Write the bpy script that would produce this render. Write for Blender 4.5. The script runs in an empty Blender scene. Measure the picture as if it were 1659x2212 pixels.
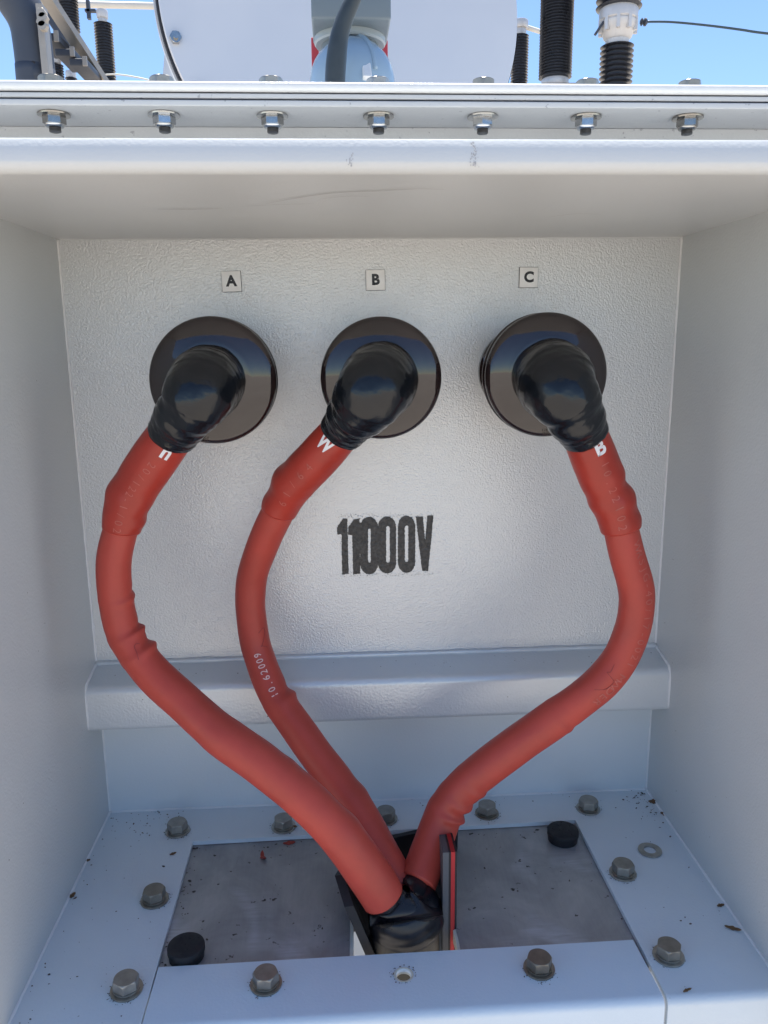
import bpy, bmesh, math, random
from mathutils import Vector, Matrix, Euler, noise
random.seed(7)
rnd = random.Random(11)
PI = math.pi
scene = bpy.context.scene
col = scene.collection

# ------------------------------------------------------------------ camera
CAM = Vector((-0.04264, -0.83277, 0.51975))
CROT = Euler((1.35856, 0.01048, -0.05905), 'XYZ')
FPX = 1731.7
RM = CROT.to_matrix()
cd = bpy.data.cameras.new('camera'); cam = bpy.data.objects.new('camera', cd); col.objects.link(cam)
cam.location = CAM; cam.rotation_euler = CROT
cd.sensor_fit = 'VERTICAL'; cd.sensor_height = 36; cd.sensor_width = 27
cd.lens = FPX * 36 / 2212; cd.clip_start = 0.02; cd.clip_end = 5000
scene.camera = cam

def ray(px, py): return RM @ Vector(((px - 829.5) / FPX, -(py - 1106) / FPX, -1.0))
def P(px, py, Y):
    d = ray(px, py); return CAM + d * ((Y - CAM.y) / d.y)
def Pz(px, py, z):
    d = ray(px, py); return CAM + d * ((z - CAM.z) / d.z)
def depth(p): return -(RM.transposed() @ (p - CAM)).z
def px2m(p, n): return n * depth(p) / FPX

# ------------------------------------------------------------------ materials
def new_mat(name):
    m = bpy.data.materials.new(name); m.use_nodes = True
    nt = m.node_tree; b = nt.nodes['Principled BSDF']
    return m, nt, b
def setb(b, color=None, rough=None, metal=None, spec=None, coat=None, coat_r=None):
    if color: b.inputs['Base Color'].default_value = (*color, 1)
    if rough is not None: b.inputs['Roughness'].default_value = rough
    if metal is not None: b.inputs['Metallic'].default_value = metal
    if spec is not None: b.inputs['Specular IOR Level'].default_value = spec
    if coat is not None: b.inputs['Coat Weight'].default_value = coat
    if coat_r is not None: b.inputs['Coat Roughness'].default_value = coat_r
def ramp(nt, fac, stops):
    r = nt.nodes.new('ShaderNodeValToRGB')
    e = r.color_ramp.elements
    e[0].position, e[0].color = stops[0][0], (*stops[0][1], 1)
    e[1].position, e[1].color = stops[-1][0], (*stops[-1][1], 1)
    for s in stops[1:-1]:
        n = e.new(s[0]); n.color = (*s[1], 1)
    nt.links.new(fac, r.inputs[0]); return r.outputs[0]
def coords(nt, kind='Object', scale=(1, 1, 1)):
    t = nt.nodes.new('ShaderNodeTexCoord'); mp = nt.nodes.new('ShaderNodeMapping')
    mp.inputs['Scale'].default_value = scale
    nt.links.new(t.outputs[kind], mp.inputs[0]); return mp.outputs[0]
def noise_n(nt, vec, scale, detail=3, rough=.5, dist=0):
    n = nt.nodes.new('ShaderNodeTexNoise')
    n.inputs['Scale'].default_value = scale; n.inputs['Detail'].default_value = detail
    n.inputs['Roughness'].default_value = rough; n.inputs['Distortion'].default_value = dist
    nt.links.new(vec, n.inputs['Vector']); return n.outputs['Fac']
def bump(nt, b, h, strength, dist, chain=None):
    n = nt.nodes.new('ShaderNodeBump')
    n.inputs['Strength'].default_value = strength; n.inputs['Distance'].default_value = dist
    nt.links.new(h, n.inputs['Height'])
    if chain: nt.links.new(chain, n.inputs['Normal'])
    if b: nt.links.new(n.outputs[0], b.inputs['Normal'])
    return n.outputs[0]
def mixc(nt, fac, a, c, mode='MIX'):
    m = nt.nodes.new('ShaderNodeMix'); m.data_type = 'RGBA'; m.blend_type = mode
    for src, i in ((fac, 0), (a, 6), (c, 7)):
        if hasattr(src, 'links'): nt.links.new(src, m.inputs[i])
        elif i == 0: m.inputs[0].default_value = src
        else: m.inputs[i].default_value = (*src, 1)
    return m.outputs[2]

M = {}
def paint(name, color, rough, pscale, pdist, pstr, spots=0.0, spot_scale=90, spot_col=(.08, .07, .06), dist=0, fine=0.3, mott=.05, coat=0, metal=0):
    m, nt, b = new_mat(name); setb(b, color, rough)
    if coat: setb(b, coat=coat, coat_r=.14)
    b.inputs['Metallic'].default_value = metal
    v = coords(nt)
    h = noise_n(nt, v, pscale, 2.0, .45, dist)
    h2 = noise_n(nt, v, pscale * 3.1, 2, .5)
    n1 = bump(nt, None, h2, pstr * fine, pdist * .5)
    nb = bump(nt, b, h, pstr, pdist, n1)
    if coat: nt.links.new(nb, b.inputs['Coat Normal'])
    big = noise_n(nt, v, 9, 4, .6)
    c = ramp(nt, big, [(.2, tuple(x * (1 - mott) for x in color)), (.8, tuple(min(1, x * (1 + mott * .6)) for x in color))])
    if spots:
        s = noise_n(nt, v, spot_scale, 3, .55)
        f = ramp(nt, s, [(spots, (0, 0, 0)), (spots + .03, (1, 1, 1))])
        c = mixc(nt, f, c, spot_col)
    nt.links.new(c, b.inputs['Base Color'])
    rr = ramp(nt, big, [(.2, (rough * (1 - 2 * mott),) * 3), (.8, (rough * (1 + 2 * mott),) * 3)])
    nt.links.new(rr, b.inputs['Roughness'])
    M[name] = m; return m
GREY = (.66, .69, .725)
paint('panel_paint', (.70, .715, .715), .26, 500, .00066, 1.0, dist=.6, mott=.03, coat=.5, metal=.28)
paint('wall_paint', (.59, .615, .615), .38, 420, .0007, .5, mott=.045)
paint('ledge_paint', (.70, .73, .74), .32, 380, .0006, .55, spots=.76, spot_scale=150, metal=.25)
paint('lower_paint', (.76, .80, .815), .36, 420, .0004, .3, mott=.03, metal=.15)
paint('roof_paint', (.66, .675, .665), .34, 450, .0005, .3, mott=.03)
paint('floor_paint', (.70, .76, .785), .36, 380, .0006, .4, spots=.74, spot_scale=170, spot_col=(.16, .14, .12))
paint('flange_paint', (.48, .485, .485), .45, 300, .0006, .4, spots=.685, spot_scale=150, spot_col=(.30, .30, .31))
paint('plate_paint', (.71, .79, .84), .36, 420, .0005, .35, spots=.78, spot_scale=120)
paint('edge_paint', (.66, .66, .65), .24, 300, .0007, .4)
paint('weld_paint', (.80, .805, .80), .38, 160, .0012, .6)
paint('tank_paint', (.50, .51, .52), .45, 60, .001, .2)
paint('valve_paint', (.15, .185, .205), .42, 120, .0006, .2)
paint('collar_paint', (.30, .35, .37), .42, 120, .0006, .2)
paint('dome_paint', (.29, .40, .50), .14, 60, .0004, .15)

def simple(name, color, rough, metal=0, bscale=None, bdist=.0004, bstr=.3, var=.12, vscale=40, spec=None, stretch=(1, 1, 1), coat=None):
    m, nt, b = new_mat(name); setb(b, color, rough, metal, spec, coat)
    v = coords(nt, 'Object', stretch)
    n = noise_n(nt, v, vscale, 4, .6)
    c = ramp(nt, n, [(.25, tuple(max(0, x * (1 - var)) for x in color)), (.75, tuple(min(1, x * (1 + var)) for x in color))])
    nt.links.new(c, b.inputs['Base Color'])
    r = ramp(nt, n, [(.3, (max(.02, rough * .8),) * 3), (.7, (min(1, rough * 1.25),) * 3)])
    nt.links.new(r, b.inputs['Roughness'])
    if bscale: bump(nt, b, noise_n(nt, v, bscale, 3, .5), bstr, bdist)
    M[name] = m; return m
simple('cable_red', (.46, .066, .046), .46, spec=.35, bscale=55, bdist=.0012, bstr=.35, var=.15, vscale=22)
simple('sleeve_red', (.40, .042, .026), .36, spec=.4, bscale=60, bdist=.0014, bstr=.4, var=.16, vscale=26)
simple('bushing_glaze', (.020, .012, .012), .05, bscale=9, bdist=.0015, bstr=.15, var=.3, vscale=12, spec=.85)
simple('tape_black', (.006, .008, .011), .20, bscale=110, bdist=.0014, bstr=.4, var=.3, vscale=60, spec=.5)
simple('boot_black', (.012, .012, .015), .30, bscale=70, bdist=.0008, bstr=.3, var=.4, vscale=50)
simple('rubber_black', (.018, .018, .021), .6, bscale=300, bdist=.0003, var=.3)
simple('rubber_grey', (.085, .09, .10), .6, bscale=200, bdist=.0003, var=.15)
simple('rubber_red', (.45, .018, .022), .5, bscale=200, bdist=.0003, var=.12)
simple('cream_edge', (.70, .66, .54), .6, bscale=300, bdist=.0005, var=.15)
simple('white_print', (.82, .80, .80), .5, var=.06)
simple('faint_print', (.47, .115, .09), .55, var=.3, vscale=150)
simple('pale_print', (.74, .50, .47), .5, var=.2, vscale=150)
simple('pen_ink', (.24, .035, .032), .5, var=.2)
simple('label_white', (.96, .95, .92), .2, var=.04, vscale=30)
simple('label_black', (.008, .008, .012), .35, var=.1)
simple('emboss', (.09, .07, .06), .4, var=.1)
simple('bolt_steel', (.33, .31, .275), .42, .75, bscale=160, bdist=.0003, var=.22, vscale=110)
simple('washer_steel', (.40, .38, .34), .38, .8, bscale=200, bdist=.0002, var=.25, vscale=140)
simple('nut_zinc', (.46, .47, .49), .16, 1.0, bscale=130, bdist=.0003, bstr=.2, var=.15, vscale=110)
simple('thread_dark', (.17, .165, .16), .4, .7, var=.3, vscale=150)
simple('paint_mark', (.40, .10, .09), .6, var=.2)
simple('drum_alu', (.66, .655, .66), .36, .35, var=.05, vscale=2.2)
simple('galvanised', (.38, .35, .31), .5, .35, bscale=40, bdist=.001, var=.15, vscale=12)
simple('dark_steel', (.055, .065, .085), .5, .1, bscale=20, bdist=.002, var=.15, vscale=6)
simple('gasket', (.02, .022, .028), .6)
simple('porcelain', (.030, .034, .046), .30, var=.25, vscale=8)
simple('cap_metal', (.62, .61, .60), .42, .25, bscale=30, bdist=.001, var=.1, vscale=10)
simple('cable_black', (.05, .047, .04), .5, bscale=60, bdist=.0006, var=.3, vscale=40)
simple('wire', (.03, .06, .08), .5)
simple('aged_white', (.62, .60, .55), .5, var=.1, vscale=6)
simple('cap_rubber', (.016, .015, .017), .65, bscale=400, bdist=.0003, var=.25, vscale=150)
simple('leaf_brown', (.16, .085, .035), .7, var=.35, vscale=200)
simple('red_scrap', (.36, .05, .03), .5, var=.25, vscale=200)
simple('dirt', (.09, .068, .052), .9, var=.45, vscale=90)
simple('scuff', (.45, .435, .42), .55, var=.3, vscale=200)
simple('red_lever', (.50, .05, .06), .45)
simple('hose_black', (.035, .045, .05), .42, bscale=40, bdist=.0006, var=.2, vscale=40)
simple('bright_tab', (.80, .80, .78), .35, .2)

for nm_ in ('bolt_steel', 'washer_steel', 'nut_zinc'):
    nt = M[nm_].node_tree; b = nt.nodes['Principled BSDF']
    oi = nt.nodes.new('ShaderNodeObjectInfo'); src = b.inputs['Base Color'].links[0].from_socket
    tint = ramp(nt, oi.outputs['Random'], [(0, (.72, .66, .58)), (.5, (.95, .92, .86)), (1, (1.15, 1.15, 1.15))])
    nt.links.new(mixc(nt, 1.0, src, tint, 'MULTIPLY'), b.inputs['Base Color'])
# stencil paint: shares the hammered relief of the panel
m, nt, b = new_mat('stencil_paint'); setb(b, (.022, .022, .023), .38)
v = coords(nt); bump(nt, b, noise_n(nt, v, 250, 2, .45, .7), .8, .0013); M['stencil_paint'] = m
sc = noise_n(nt, v, 300, 3, .6)
nt.links.new(ramp(nt, sc, [(.35, (.014, .014, .015)), (.72, (.07, .068, .066))]), b.inputs['Base Color'])

# gland plate: bare weathered aluminium with brush streaks, scuffs and dirty borders
m, nt, b = new_mat('gland_alu'); setb(b, (.2, .2, .2), .42, .40)
v = coords(nt)
big = noise_n(nt, v, 14, 5, .62, .6)
st = noise_n(nt, coords(nt, 'Object', (14, 1.2, 1)), 30, 3, .6)
stx = noise_n(nt, coords(nt, 'Object', (1.2, 12, 1)), 26, 3, .6)
c1 = ramp(nt, big, [(.25, (.28, .27, .265)), (.5, (.40, .385, .37)), (.72, (.54, .52, .49))])
c1 = mixc(nt, .18, c1, ramp(nt, st, [(.35, (.16, .16, .16)), (.7, (.40, .39, .38))]))
scuffmask = ramp(nt, noise_n(nt, v, 11, 2, .5, 1.0), [(.54, (0, 0, 0)), (.68, (.75, .75, .75))])
mm = nt.nodes.new('ShaderNodeMath'); mm.operation = 'MULTIPLY'
nt.links.new(scuffmask, mm.inputs[0]); nt.links.new(ramp(nt, stx, [(.30, (.2, .2, .2)), (.70, (1, 1, 1))]), mm.inputs[1])
c1 = mixc(nt, mm.outputs[0], c1, (.62, .63, .66))
flk = ramp(nt, noise_n(nt, v, 120, 3, .55), [(.68, (0, 0, 0)), (.73, (1, 1, 1))])
c1 = mixc(nt, flk, c1, (.05, .04, .03))
nt.links.new(c1, b.inputs['Base Color'])
nt.links.new(ramp(nt, st, [(.3, (.34,) * 3), (.7, (.55,) * 3)]), b.inputs['Roughness'])
bump(nt, b, st, .12, .0003)
M['gland_alu'] = m

# ground: dry brown gravelly earth
m, nt, b = new_mat('earth'); setb(b, (.3, .2, .15), .95)
v = coords(nt)
g1 = noise_n(nt, v, .35, 6, .6); g2 = noise_n(nt, v, 28, 5, .65)
c = ramp(nt, g1, [(.3, (.34, .30, .255)), (.5, (.42, .375, .325)), (.7, (.50, .455, .40))])
c = mixc(nt, .45, c, ramp(nt, g2, [(.3, (.22, .185, .15)), (.7, (.54, .49, .435))]))
nt.links.new(c, b.inputs['Base Color']); bump(nt, b, g2, .8, .03)
M['earth'] = m

# ------------------------------------------------------------------ helpers
def obj(name, bm, mat, parent=None, smooth=False, loc=None, bevel=0, mats=None, auto=None):
    me = bpy.data.meshes.new(name)
    bmesh.ops.recalc_face_normals(bm, faces=bm.faces[:])
    bm.to_mesh(me); bm.free()
    o = bpy.data.objects.new(name, me); col.objects.link(o)
    for mm_ in (mats or [mat]): me.materials.append(M[mm_])
    if smooth:
        for p in me.polygons: p.use_smooth = True
    if auto:
        for p in me.polygons: p.use_smooth = True
        me.set_sharp_from_angle(angle=math.radians(auto))
    if parent: o.parent = parent
    if loc: o.location = loc
    if bevel:
        md = o.modifiers.new('bevel', 'BEVEL'); md.width = bevel; md.segments = 3; md.limit_method = 'ANGLE'; md.angle_limit = math.radians(40)
        for p in me.polygons: p.use_smooth = True
        me.set_sharp_from_angle(angle=math.radians(60)) if False else None
    return o
def tag(o, label, cat, group=None, kind=None):
    if label: o['label'] = label
    if cat: o['category'] = cat
    if group: o['group'] = group
    if kind: o['kind'] = kind
    return o
def thing(name, label, cat, loc=(0, 0, 0), group=None):
    o = bpy.data.objects.new(name, None); col.objects.link(o); o.location = loc; o.empty_display_size = .05
    return tag(o, label, cat, group)
def copy_tree(o, parent=None):
    c = o.copy(); col.objects.link(c); c.parent = parent
    for ch in list(o.children): copy_tree(ch, c)
    return c
def box(bm, x0, x1, y0, y1, z0, z1):
    vs = [bm.verts.new((x, y, z)) for x in (x0, x1) for y in (y0, y1) for z in (z0, z1)]
    for f in ((0, 1, 3, 2), (4, 6, 7, 5), (0, 4, 5, 1), (2, 3, 7, 6), (0, 2, 6, 4), (1, 5, 7, 3)):
        bm.faces.new([vs[i] for i in f])
    return vs
def obox(bm, c, sx, sy, sz, rot=None):
    vs = box(bm, -sx / 2, sx / 2, -sy / 2, sy / 2, -sz / 2, sz / 2)
    mt = Matrix.Translation(c) @ (rot.to_4x4() if rot else Matrix.Identity(4))
    for v_ in vs: v_.co = mt @ v_.co
def lathe(bm, prof, n=48, mt=Matrix.Identity(4), cap=True):
    rings = []
    for r, z in prof:
        rings.append([bm.verts.new(mt @ Vector((r * math.cos(2 * PI * i / n), r * math.sin(2 * PI * i / n), z))) for i in range(n)])
    for a, b_ in zip(rings, rings[1:]):
        for i in range(n): bm.faces.new((a[i], a[(i + 1) % n], b_[(i + 1) % n], b_[i]))
    if cap:
        bm.faces.new(rings[0][::-1]); bm.faces.new(rings[-1])
def hexprism(bm, af, z0, z1, cham=0, top=True, rot=0):
    R_ = af / math.sqrt(3); n = 48
    def ring(scale_round, z, rr):
        out = []
        for i in range(n):
            a = 2 * PI * i / n; k = (a + PI / 6) % (PI / 3) - PI / 6
            rh = (af / 2) / math.cos(((a) % (PI / 3)) - PI / 6)
            r = min(rh, rr); out.append(bm.verts.new((r * math.cos(a + rot), r * math.sin(a + rot), z)))
        return out
    rows = []
    steps = [(z0, R_ * 2)]
    if cham:
        for t in (0, .25, .5, .75, 1): steps.append((z1 - cham * (1 - t), R_ * (1.0 - .13 * t * t)))
    else: steps.append((z1, R_ * 2))
    for z, rr in steps: rows.append(ring(1, z, rr))
    for a, b_ in zip(rows, rows[1:]):
        for i in range(n): bm.faces.new((a[i], a[(i + 1) % n], b_[(i + 1) % n], b_[i]))
    bm.faces.new(rows[0][::-1]); bm.faces.new(rows[-1])
def extrude_profile(bm, prof, x0, x1, n=1, closed=True):
    """profile in (y,z) swept along x"""
    rows = [[bm.verts.new((x0 + (x1 - x0) * k / n, y, z)) for y, z in prof] for k in range(n + 1)]
    L = len(prof)
    for a, b_ in zip(rows, rows[1:]):
        for i in range(L if closed else L - 1): bm.faces.new((a[i], a[(i + 1) % L], b_[(i + 1) % L], b_[i]))
    if closed: bm.faces.new(rows[0][::-1]); bm.faces.new(rows[-1])
def arc(cx, cz, r, a0, a1, n=6):
    return [(cx + r * math.cos(math.radians(a0 + (a1 - a0) * i / n)), cz + r * math.sin(math.radians(a0 + (a1 - a0) * i / n))) for i in range(n + 1)]
def catmull(pts, per=14):
    out = []; n = len(pts)
    for i in range(n - 1):
        p0, p1, p2, p3 = pts[max(0, i - 1)], pts[i], pts[i + 1], pts[min(n - 1, i + 2)]
        for k in range(per):
            t = k / per
            out.append(tuple(.5 * (2 * b_ + (c_ - a_) * t + (2 * a_ - 5 * b_ + 4 * c_ - d_) * t * t + (-a_ + 3 * b_ - 3 * c_ + d_) * t ** 3)
                             for a_, b_, c_, d_ in zip(p0, p1, p2, p3)))
    out.append(tuple(pts[-1])); return out
class Path:
    def __init__(s, pts):          # pts: list of (x,y,z,r)
        s.c = [Vector(p[:3]) for p in pts]; s.r = [p[3] for p in pts]; n = len(s.c)
        s.t = [(s.c[min(i + 1, n - 1)] - s.c[max(i - 1, 0)]).normalized() for i in range(n)]
        s.s = [0.0]
        for i in range(1, n): s.s.append(s.s[-1] + (s.c[i] - s.c[i - 1]).length)
        s.e1, s.e2 = [], []
        for c_, t_ in zip(s.c, s.t):
            d = CAM - c_; d = d - t_ * d.dot(t_); d.normalize()
            s.e1.append(d); s.e2.append(d.cross(t_).normalized())
    def near(s, px, py):
        best, bi = 1e9, 0
        d = ray(px, py).normalized()
        for i, c_ in enumerate(s.c):
            w = c_ - CAM; q = (w - d * w.dot(d)).length
            if q < best: best, bi = q, i
        return s.s[bi]
    def idx(s, u):
        u = max(0, min(u, s.s[-1])); i = 0
        lo, hi = 0, len(s.s) - 1
        while hi - lo > 1:
            mid = (lo + hi) // 2
            if s.s[mid] <= u: lo = mid
            else: hi = mid
        f = (u - s.s[lo]) / max(1e-9, s.s[hi] - s.s[lo]); return lo, hi, f
    def at(s, u, th, extra=0, rfun=None):
        a, b_, f = s.idx(u)
        L = lambda q: q[a].lerp(q[b_], f)
        r = s.r[a] * (1 - f) + s.r[b_] * f
        if rfun: r = rfun(u, th, r)
        return L(s.c) + (L(s.e1).normalized() * math.cos(th) + L(s.e2).normalized() * math.sin(th)) * (r + extra)
def tube(bm, path, n=40, rfun=None, u0=0, u1=None, step=.0015, cap=True, round_ends=0):
    u1 = path.s[-1] if u1 is None else u1
    k = max(2, int((u1 - u0) / step)); rings = []
    for i in range(k + 1):
        u = u0 + (u1 - u0) * i / k
        sh = 0
        if round_ends:
            d = min(u - u0, u1 - u)
            if d < round_ends: sh = -round_ends * (1 - math.sqrt(max(0, 1 - (1 - d / round_ends) ** 2)))
        rings.append([bm.verts.new(path.at(u, 2 * PI * j / n, sh, rfun)) for j in range(n)])
    for a, b_ in zip(rings, rings[1:]):
        for j in range(n): bm.faces.new((a[j], a[(j + 1) % n], b_[(j + 1) % n], b_[j]))
    if cap: bm.faces.new(rings[0][::-1]); bm.faces.new(rings[-1])
def rod(bm, a, b_, r, n=16):
    a, b_ = Vector(a), Vector(b_); d = b_ - a
    mt = Matrix.Translation(a) @ d.to_track_quat('Z', 'Y').to_matrix().to_4x4()
    lathe(bm, [(r, 0), (r, d.length)], n, mt)
def text_mesh(body, size, offset=0, spacing=1.0, sx=1.0):
    cu = bpy.data.curves.new('t', 'FONT'); cu.body = body; cu.size = size; cu.offset = offset
    cu.align_x = 'CENTER'; cu.align_y = 'CENTER'; cu.space_character = spacing; cu.resolution_u = 4
    o = bpy.data.objects.new('t', cu); col.objects.link(o)
    dg = bpy.context.evaluated_depsgraph_get(); dg.update()
    me = bpy.data.meshes.new_from_object(o.evaluated_get(dg))
    bpy.data.objects.remove(o); bpy.data.curves.remove(cu)
    bm = bmesh.new(); bm.from_mesh(me); bpy.data.meshes.remove(me)
    for v_ in bm.verts: v_.co.x *= sx
    return bm
def wrap_text(body, size, path, u, th, name, mat, parent, rfun=None, reading=1, lift=.00035, offset=0, spacing=1.0, sx=1.0, along=True, subdiv=True):
    """lay lettering on a tube. along: reading direction follows the tube axis (reading=+1 with s), else letters' up is -s"""
    bm = text_mesh(body, size, offset, spacing, sx)
    if subdiv: bmesh.ops.subdivide_edges(bm, edges=[e for e in bm.edges if e.calc_length() > size * .25], cuts=1)
    for v_ in bm.verts:
        x, y = v_.co.x, v_.co.y
        if along: du, dv = x * reading, y * reading
        else: du, dv = -y * reading, x * reading
        a, b_, f = path.idx(u + du); r = path.r[a]
        v_.co = path.at(u + du, th + dv / r, lift, rfun)
    return obj(name, bm, mat, parent)

# ------------------------------------------------------------------ world and sun
EL, AZ = math.radians(74), math.radians(3)
w = bpy.data.worlds.new('World'); scene.world = w; w.use_nodes = True
nt = w.node_tree; bg = nt.nodes['Background']
sky = nt.nodes.new('ShaderNodeTexSky'); sky.sky_type = 'NISHITA'; sky.sun_disc = False
sky.sun_elevation = EL; sky.sun_rotation = AZ
sky.altitude = 1500; sky.air_density = 1.0; sky.dust_density = 0.0; sky.ozone_density = 4.0
nt.links.new(sky.outputs[0], bg.inputs[0]); bg.inputs[1].default_value = .102
sd = bpy.data.lights.new('sun', 'SUN'); sd.energy = 5.0; sd.angle = math.radians(.53); sd.color = (1, .95, .87)
so = bpy.data.objects.new('sun', sd); col.objects.link(so)
sdir = Vector((math.sin(AZ) * math.cos(EL), math.cos(AZ) * math.cos(EL), math.sin(EL)))
so.rotation_euler = sdir.to_track_quat('Z', 'Y').to_euler(); so.location = (0, 3, 6)
scene.view_settings.view_transform = 'Standard'; scene.view_settings.look = 'None'
scene.view_settings.exposure = 1.22; scene.view_settings.gamma = 1

# ------------------------------------------------------------------ ground
GZ = -1.0
bm = bmesh.new()
vs = [bm.verts.new(p) for p in ((-900, -900, 0), (900, -900, 0), (900, 900, 0), (-900, 900, 0))]; bm.faces.new(vs)
g = obj('ground', bm, 'earth', loc=(0, 0, GZ)); g['kind'] = 'structure'

# ------------------------------------------------------------------ cable box (one welded cabinet)
HW, H, T = .31, .618, .003
YF = -.318
cab = thing('cable_box', 'light grey steel cable box, open at the front, with a hammered-paint back wall', 'cabinet', (0, 0, 0))
# back panel
bm = bmesh.new(); box(bm, -HW, HW, 0, .003, .150, H); back = obj('back_panel', bm, 'panel_paint', cab)
bm = bmesh.new(); box(bm, -HW, HW, 0, .003, -.004, .1498); obj('lower_panel', bm, 'lower_paint', cab)
# side walls, with outward front lips
for sgn in (-1, 1):
    bm = bmesh.new()
    x0 = sgn * HW; r = .006
    prof = [(x0, .003)] + [(x0, YF + r)]
    for a in range(0, 7):
        t = PI / 2 * a / 6
        prof.append((x0 + sgn * (r - r * math.cos(t)), YF + r - r * math.sin(t)))
    prof.append((x0 + sgn * .045, YF))
    outer = [(x + sgn * T * (1 if i < 3 else 0.2), y + (T if i > 5 else 0)) for i, (x, y) in enumerate(prof)]
    outer = [(x0 + sgn * T, .003), (x0 + sgn * T, YF + r), (x0 + sgn * (r + .001), YF + T), (x0 + sgn * .045, YF + T)]
    ring_ = prof + outer[::-1]
    lo = [bm.verts.new((x, y, -.03)) for x, y in ring_]; hi = [bm.verts.new((x, y, H + .0015)) for x, y in ring_]
    for i in range(len(ring_)):
        j = (i + 1) % len(ring_); bm.faces.new((lo[i], lo[j], hi[j], hi[i]))
    bm.faces.new(lo[::-1]); bm.faces.new(hi)
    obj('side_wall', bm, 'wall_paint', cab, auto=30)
# roof sheet bent up into a front lip
zt = .6378
prof = [(.056, H)] + arc(YF + .008, H + .008, .008, 270, 190, 8) + [(YF + .0032, zt - .0012), (YF + .0040, zt), (YF + .0032 + T - .0006, zt), (YF + .0032 + T, zt - .001)] \
       + [(YF + T + .001, H + .008), (YF + .009, H + T), (.056, H + T)]
bm = bmesh.new(); extrude_profile(bm, prof, -.60, .60, 1); obj('roof_sheet', bm, 'roof_paint', cab, auto=30)
# neck above the roof, carrying the bolted flange
bm = bmesh.new(); box(bm, -.60, .60, .056, .060, H - .01, .7325); obj('neck_wall', bm, 'flange_paint', cab)
def flange_bar(name, y0, z0, z1, b_=.0015, mat='flange_paint', y1=.125):
    prof = [(y1, z0)] + [(y0 + b_, z0)] + arc(y0 + b_, z0 + b_, b_, 270, 180, 4)[1:] + arc(y0 + b_, z1 - b_, b_, 180, 90, 4) + [(y1, z1)]
    bm = bmesh.new(); extrude_profile(bm, prof, -.60, .60, 1); return obj(name, bm, mat, cab, auto=35)
flange_bar('lower_flange', -.018, .733, .7385, .0012)
flange_bar('flange_gasket', -.0150, .7389, .7400, .0003, 'gasket')
flange_bar('middle_flange', -.0160, .7403, .7448, .0012)
flange_bar('flange_gasket', -.0145, .7451, .7458, .0002, 'gasket')
flange_bar('cover_flange', -.0195, .7461, .7545, .0034, 'edge_paint')
# ledge channel across the back wall
r = .010
prof = [(0.001, .1790), (-.012, .1762)] + [(-.030, .1722)] + arc(-.044 + r, .170 - r + .001, r, 100, 180, 7) + [(-.0445, .1265), (-.0440, .1238), (-.0425, .1222), (-.030, .1215), (.001, .1215)]
bm = bmesh.new(); extrude_profile(bm, prof, -HW + .0005, HW - .0005, 1); obj('ledge_channel', bm, 'ledge_paint', cab, auto=35)
# weld beads
def bead(pts, r0, n=10, amp=.35):
    pts2 = []
    for a, b_ in zip(pts, pts[1:]):
        a, b_ = Vector(a), Vector(b_); k = max(2, int((b_ - a).length / .004))
        for i in range(k): pts2.append(a.lerp(b_, i / k))
    pts2.append(Vector(pts[-1]))
    rr = []
    for i, p in enumerate(pts2):
        q = r0 * (1 + amp * (noise.noise(p * 70) + .5 * noise.noise(p * 210)))
        rr.append((*p, max(r0 * .4, q)))
    bm = bmesh.new(); pa = Path(rr); tube(bm, pa, n, step=.004); return bm
for pts in ([(-HW, 0, .178), (-HW, 0, H)], [(HW, 0, .178), (HW, 0, H)], [(-HW, 0, 0), (-HW, 0, .122)], [(HW, 0, 0), (HW, 0, .122)],
            [(-HW, 0, 0), (HW, 0, 0)], [(-HW, YF + .01, 0), (-HW, 0, 0)], [(HW, YF + .01, 0), (HW, 0, 0)],
            [(-HW, -.001, .179), (-HW, -.040, .171), (-HW, -.044, .158), (-HW, -.044, .124)], [(HW, -.001, .179), (HW, -.040, .171), (HW, -.044, .158), (HW, -.044, .124)]):
    obj('weld_bead', bead(pts, .0017), 'weld_paint', cab, smooth=True)
obj('weld_bead', bead([(-HW, -.001, .1795), (HW, -.001, .1795)], .0030, amp=.25), 'ledge_paint', cab, smooth=True)
obj('weld_bead', bead([(-HW, 0, H), (HW, 0, H)], .0010, amp=.2), 'roof_paint', cab, smooth=True)
# floor frame (U-shaped, open at front centre), 5 mm thick, front edge bent down
XL, XR = -.2062, .2090
YBL, YBR = -.0625, -.0545
FL = -.302
def bent(x0, x1, name, mat, yb0, yb1, x0f=None, x1f=None, parent=None):
    """floor strip from back edge to a rounded front fold"""
    r = .007
    bm = bmesh.new()
    x0f = x0 if x0f is None else x0f; x1f = x1 if x1f is None else x1f
    prof = [(0, 0)] + [(FL + r - math.sin(a) * r - .0, -r + math.cos(a) * r) for a in [PI / 2 * i / 6 for i in range(7)]] + [(FL, -.05)]
    prof = prof + [(FL + .004, -.05), (FL + .004, -.008), (FL + .008, -.0045), (0, -.0045)]
    n = len(prof)
    A, B = [], []
    for i, (y, z) in enumerate(prof):
        back_ = i in (0, n - 1)
        A.append(bm.verts.new((x0 if back_ else x0f, yb0 if back_ else y, z))); B.append(bm.verts.new((x1 if back_ else x1f, yb1 if back_ else y, z)))
    for i in range(n):
        j = (i + 1) % n; bm.faces.new((A[i], A[j], B[j], B[i]))
    bm.faces.new(A[::-1]); bm.faces.new(B)
    return obj(name, bm, mat, parent, auto=35)
frame = bent(-HW + .0002, XL, 'floor_frame', 'floor_paint', YBL, YBL, parent=cab)
bent(XR, HW - .0002, 'floor_frame', 'floor_paint', YBR, YBR, x0f=.2115, parent=cab)
bm = bmesh.new()
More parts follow.
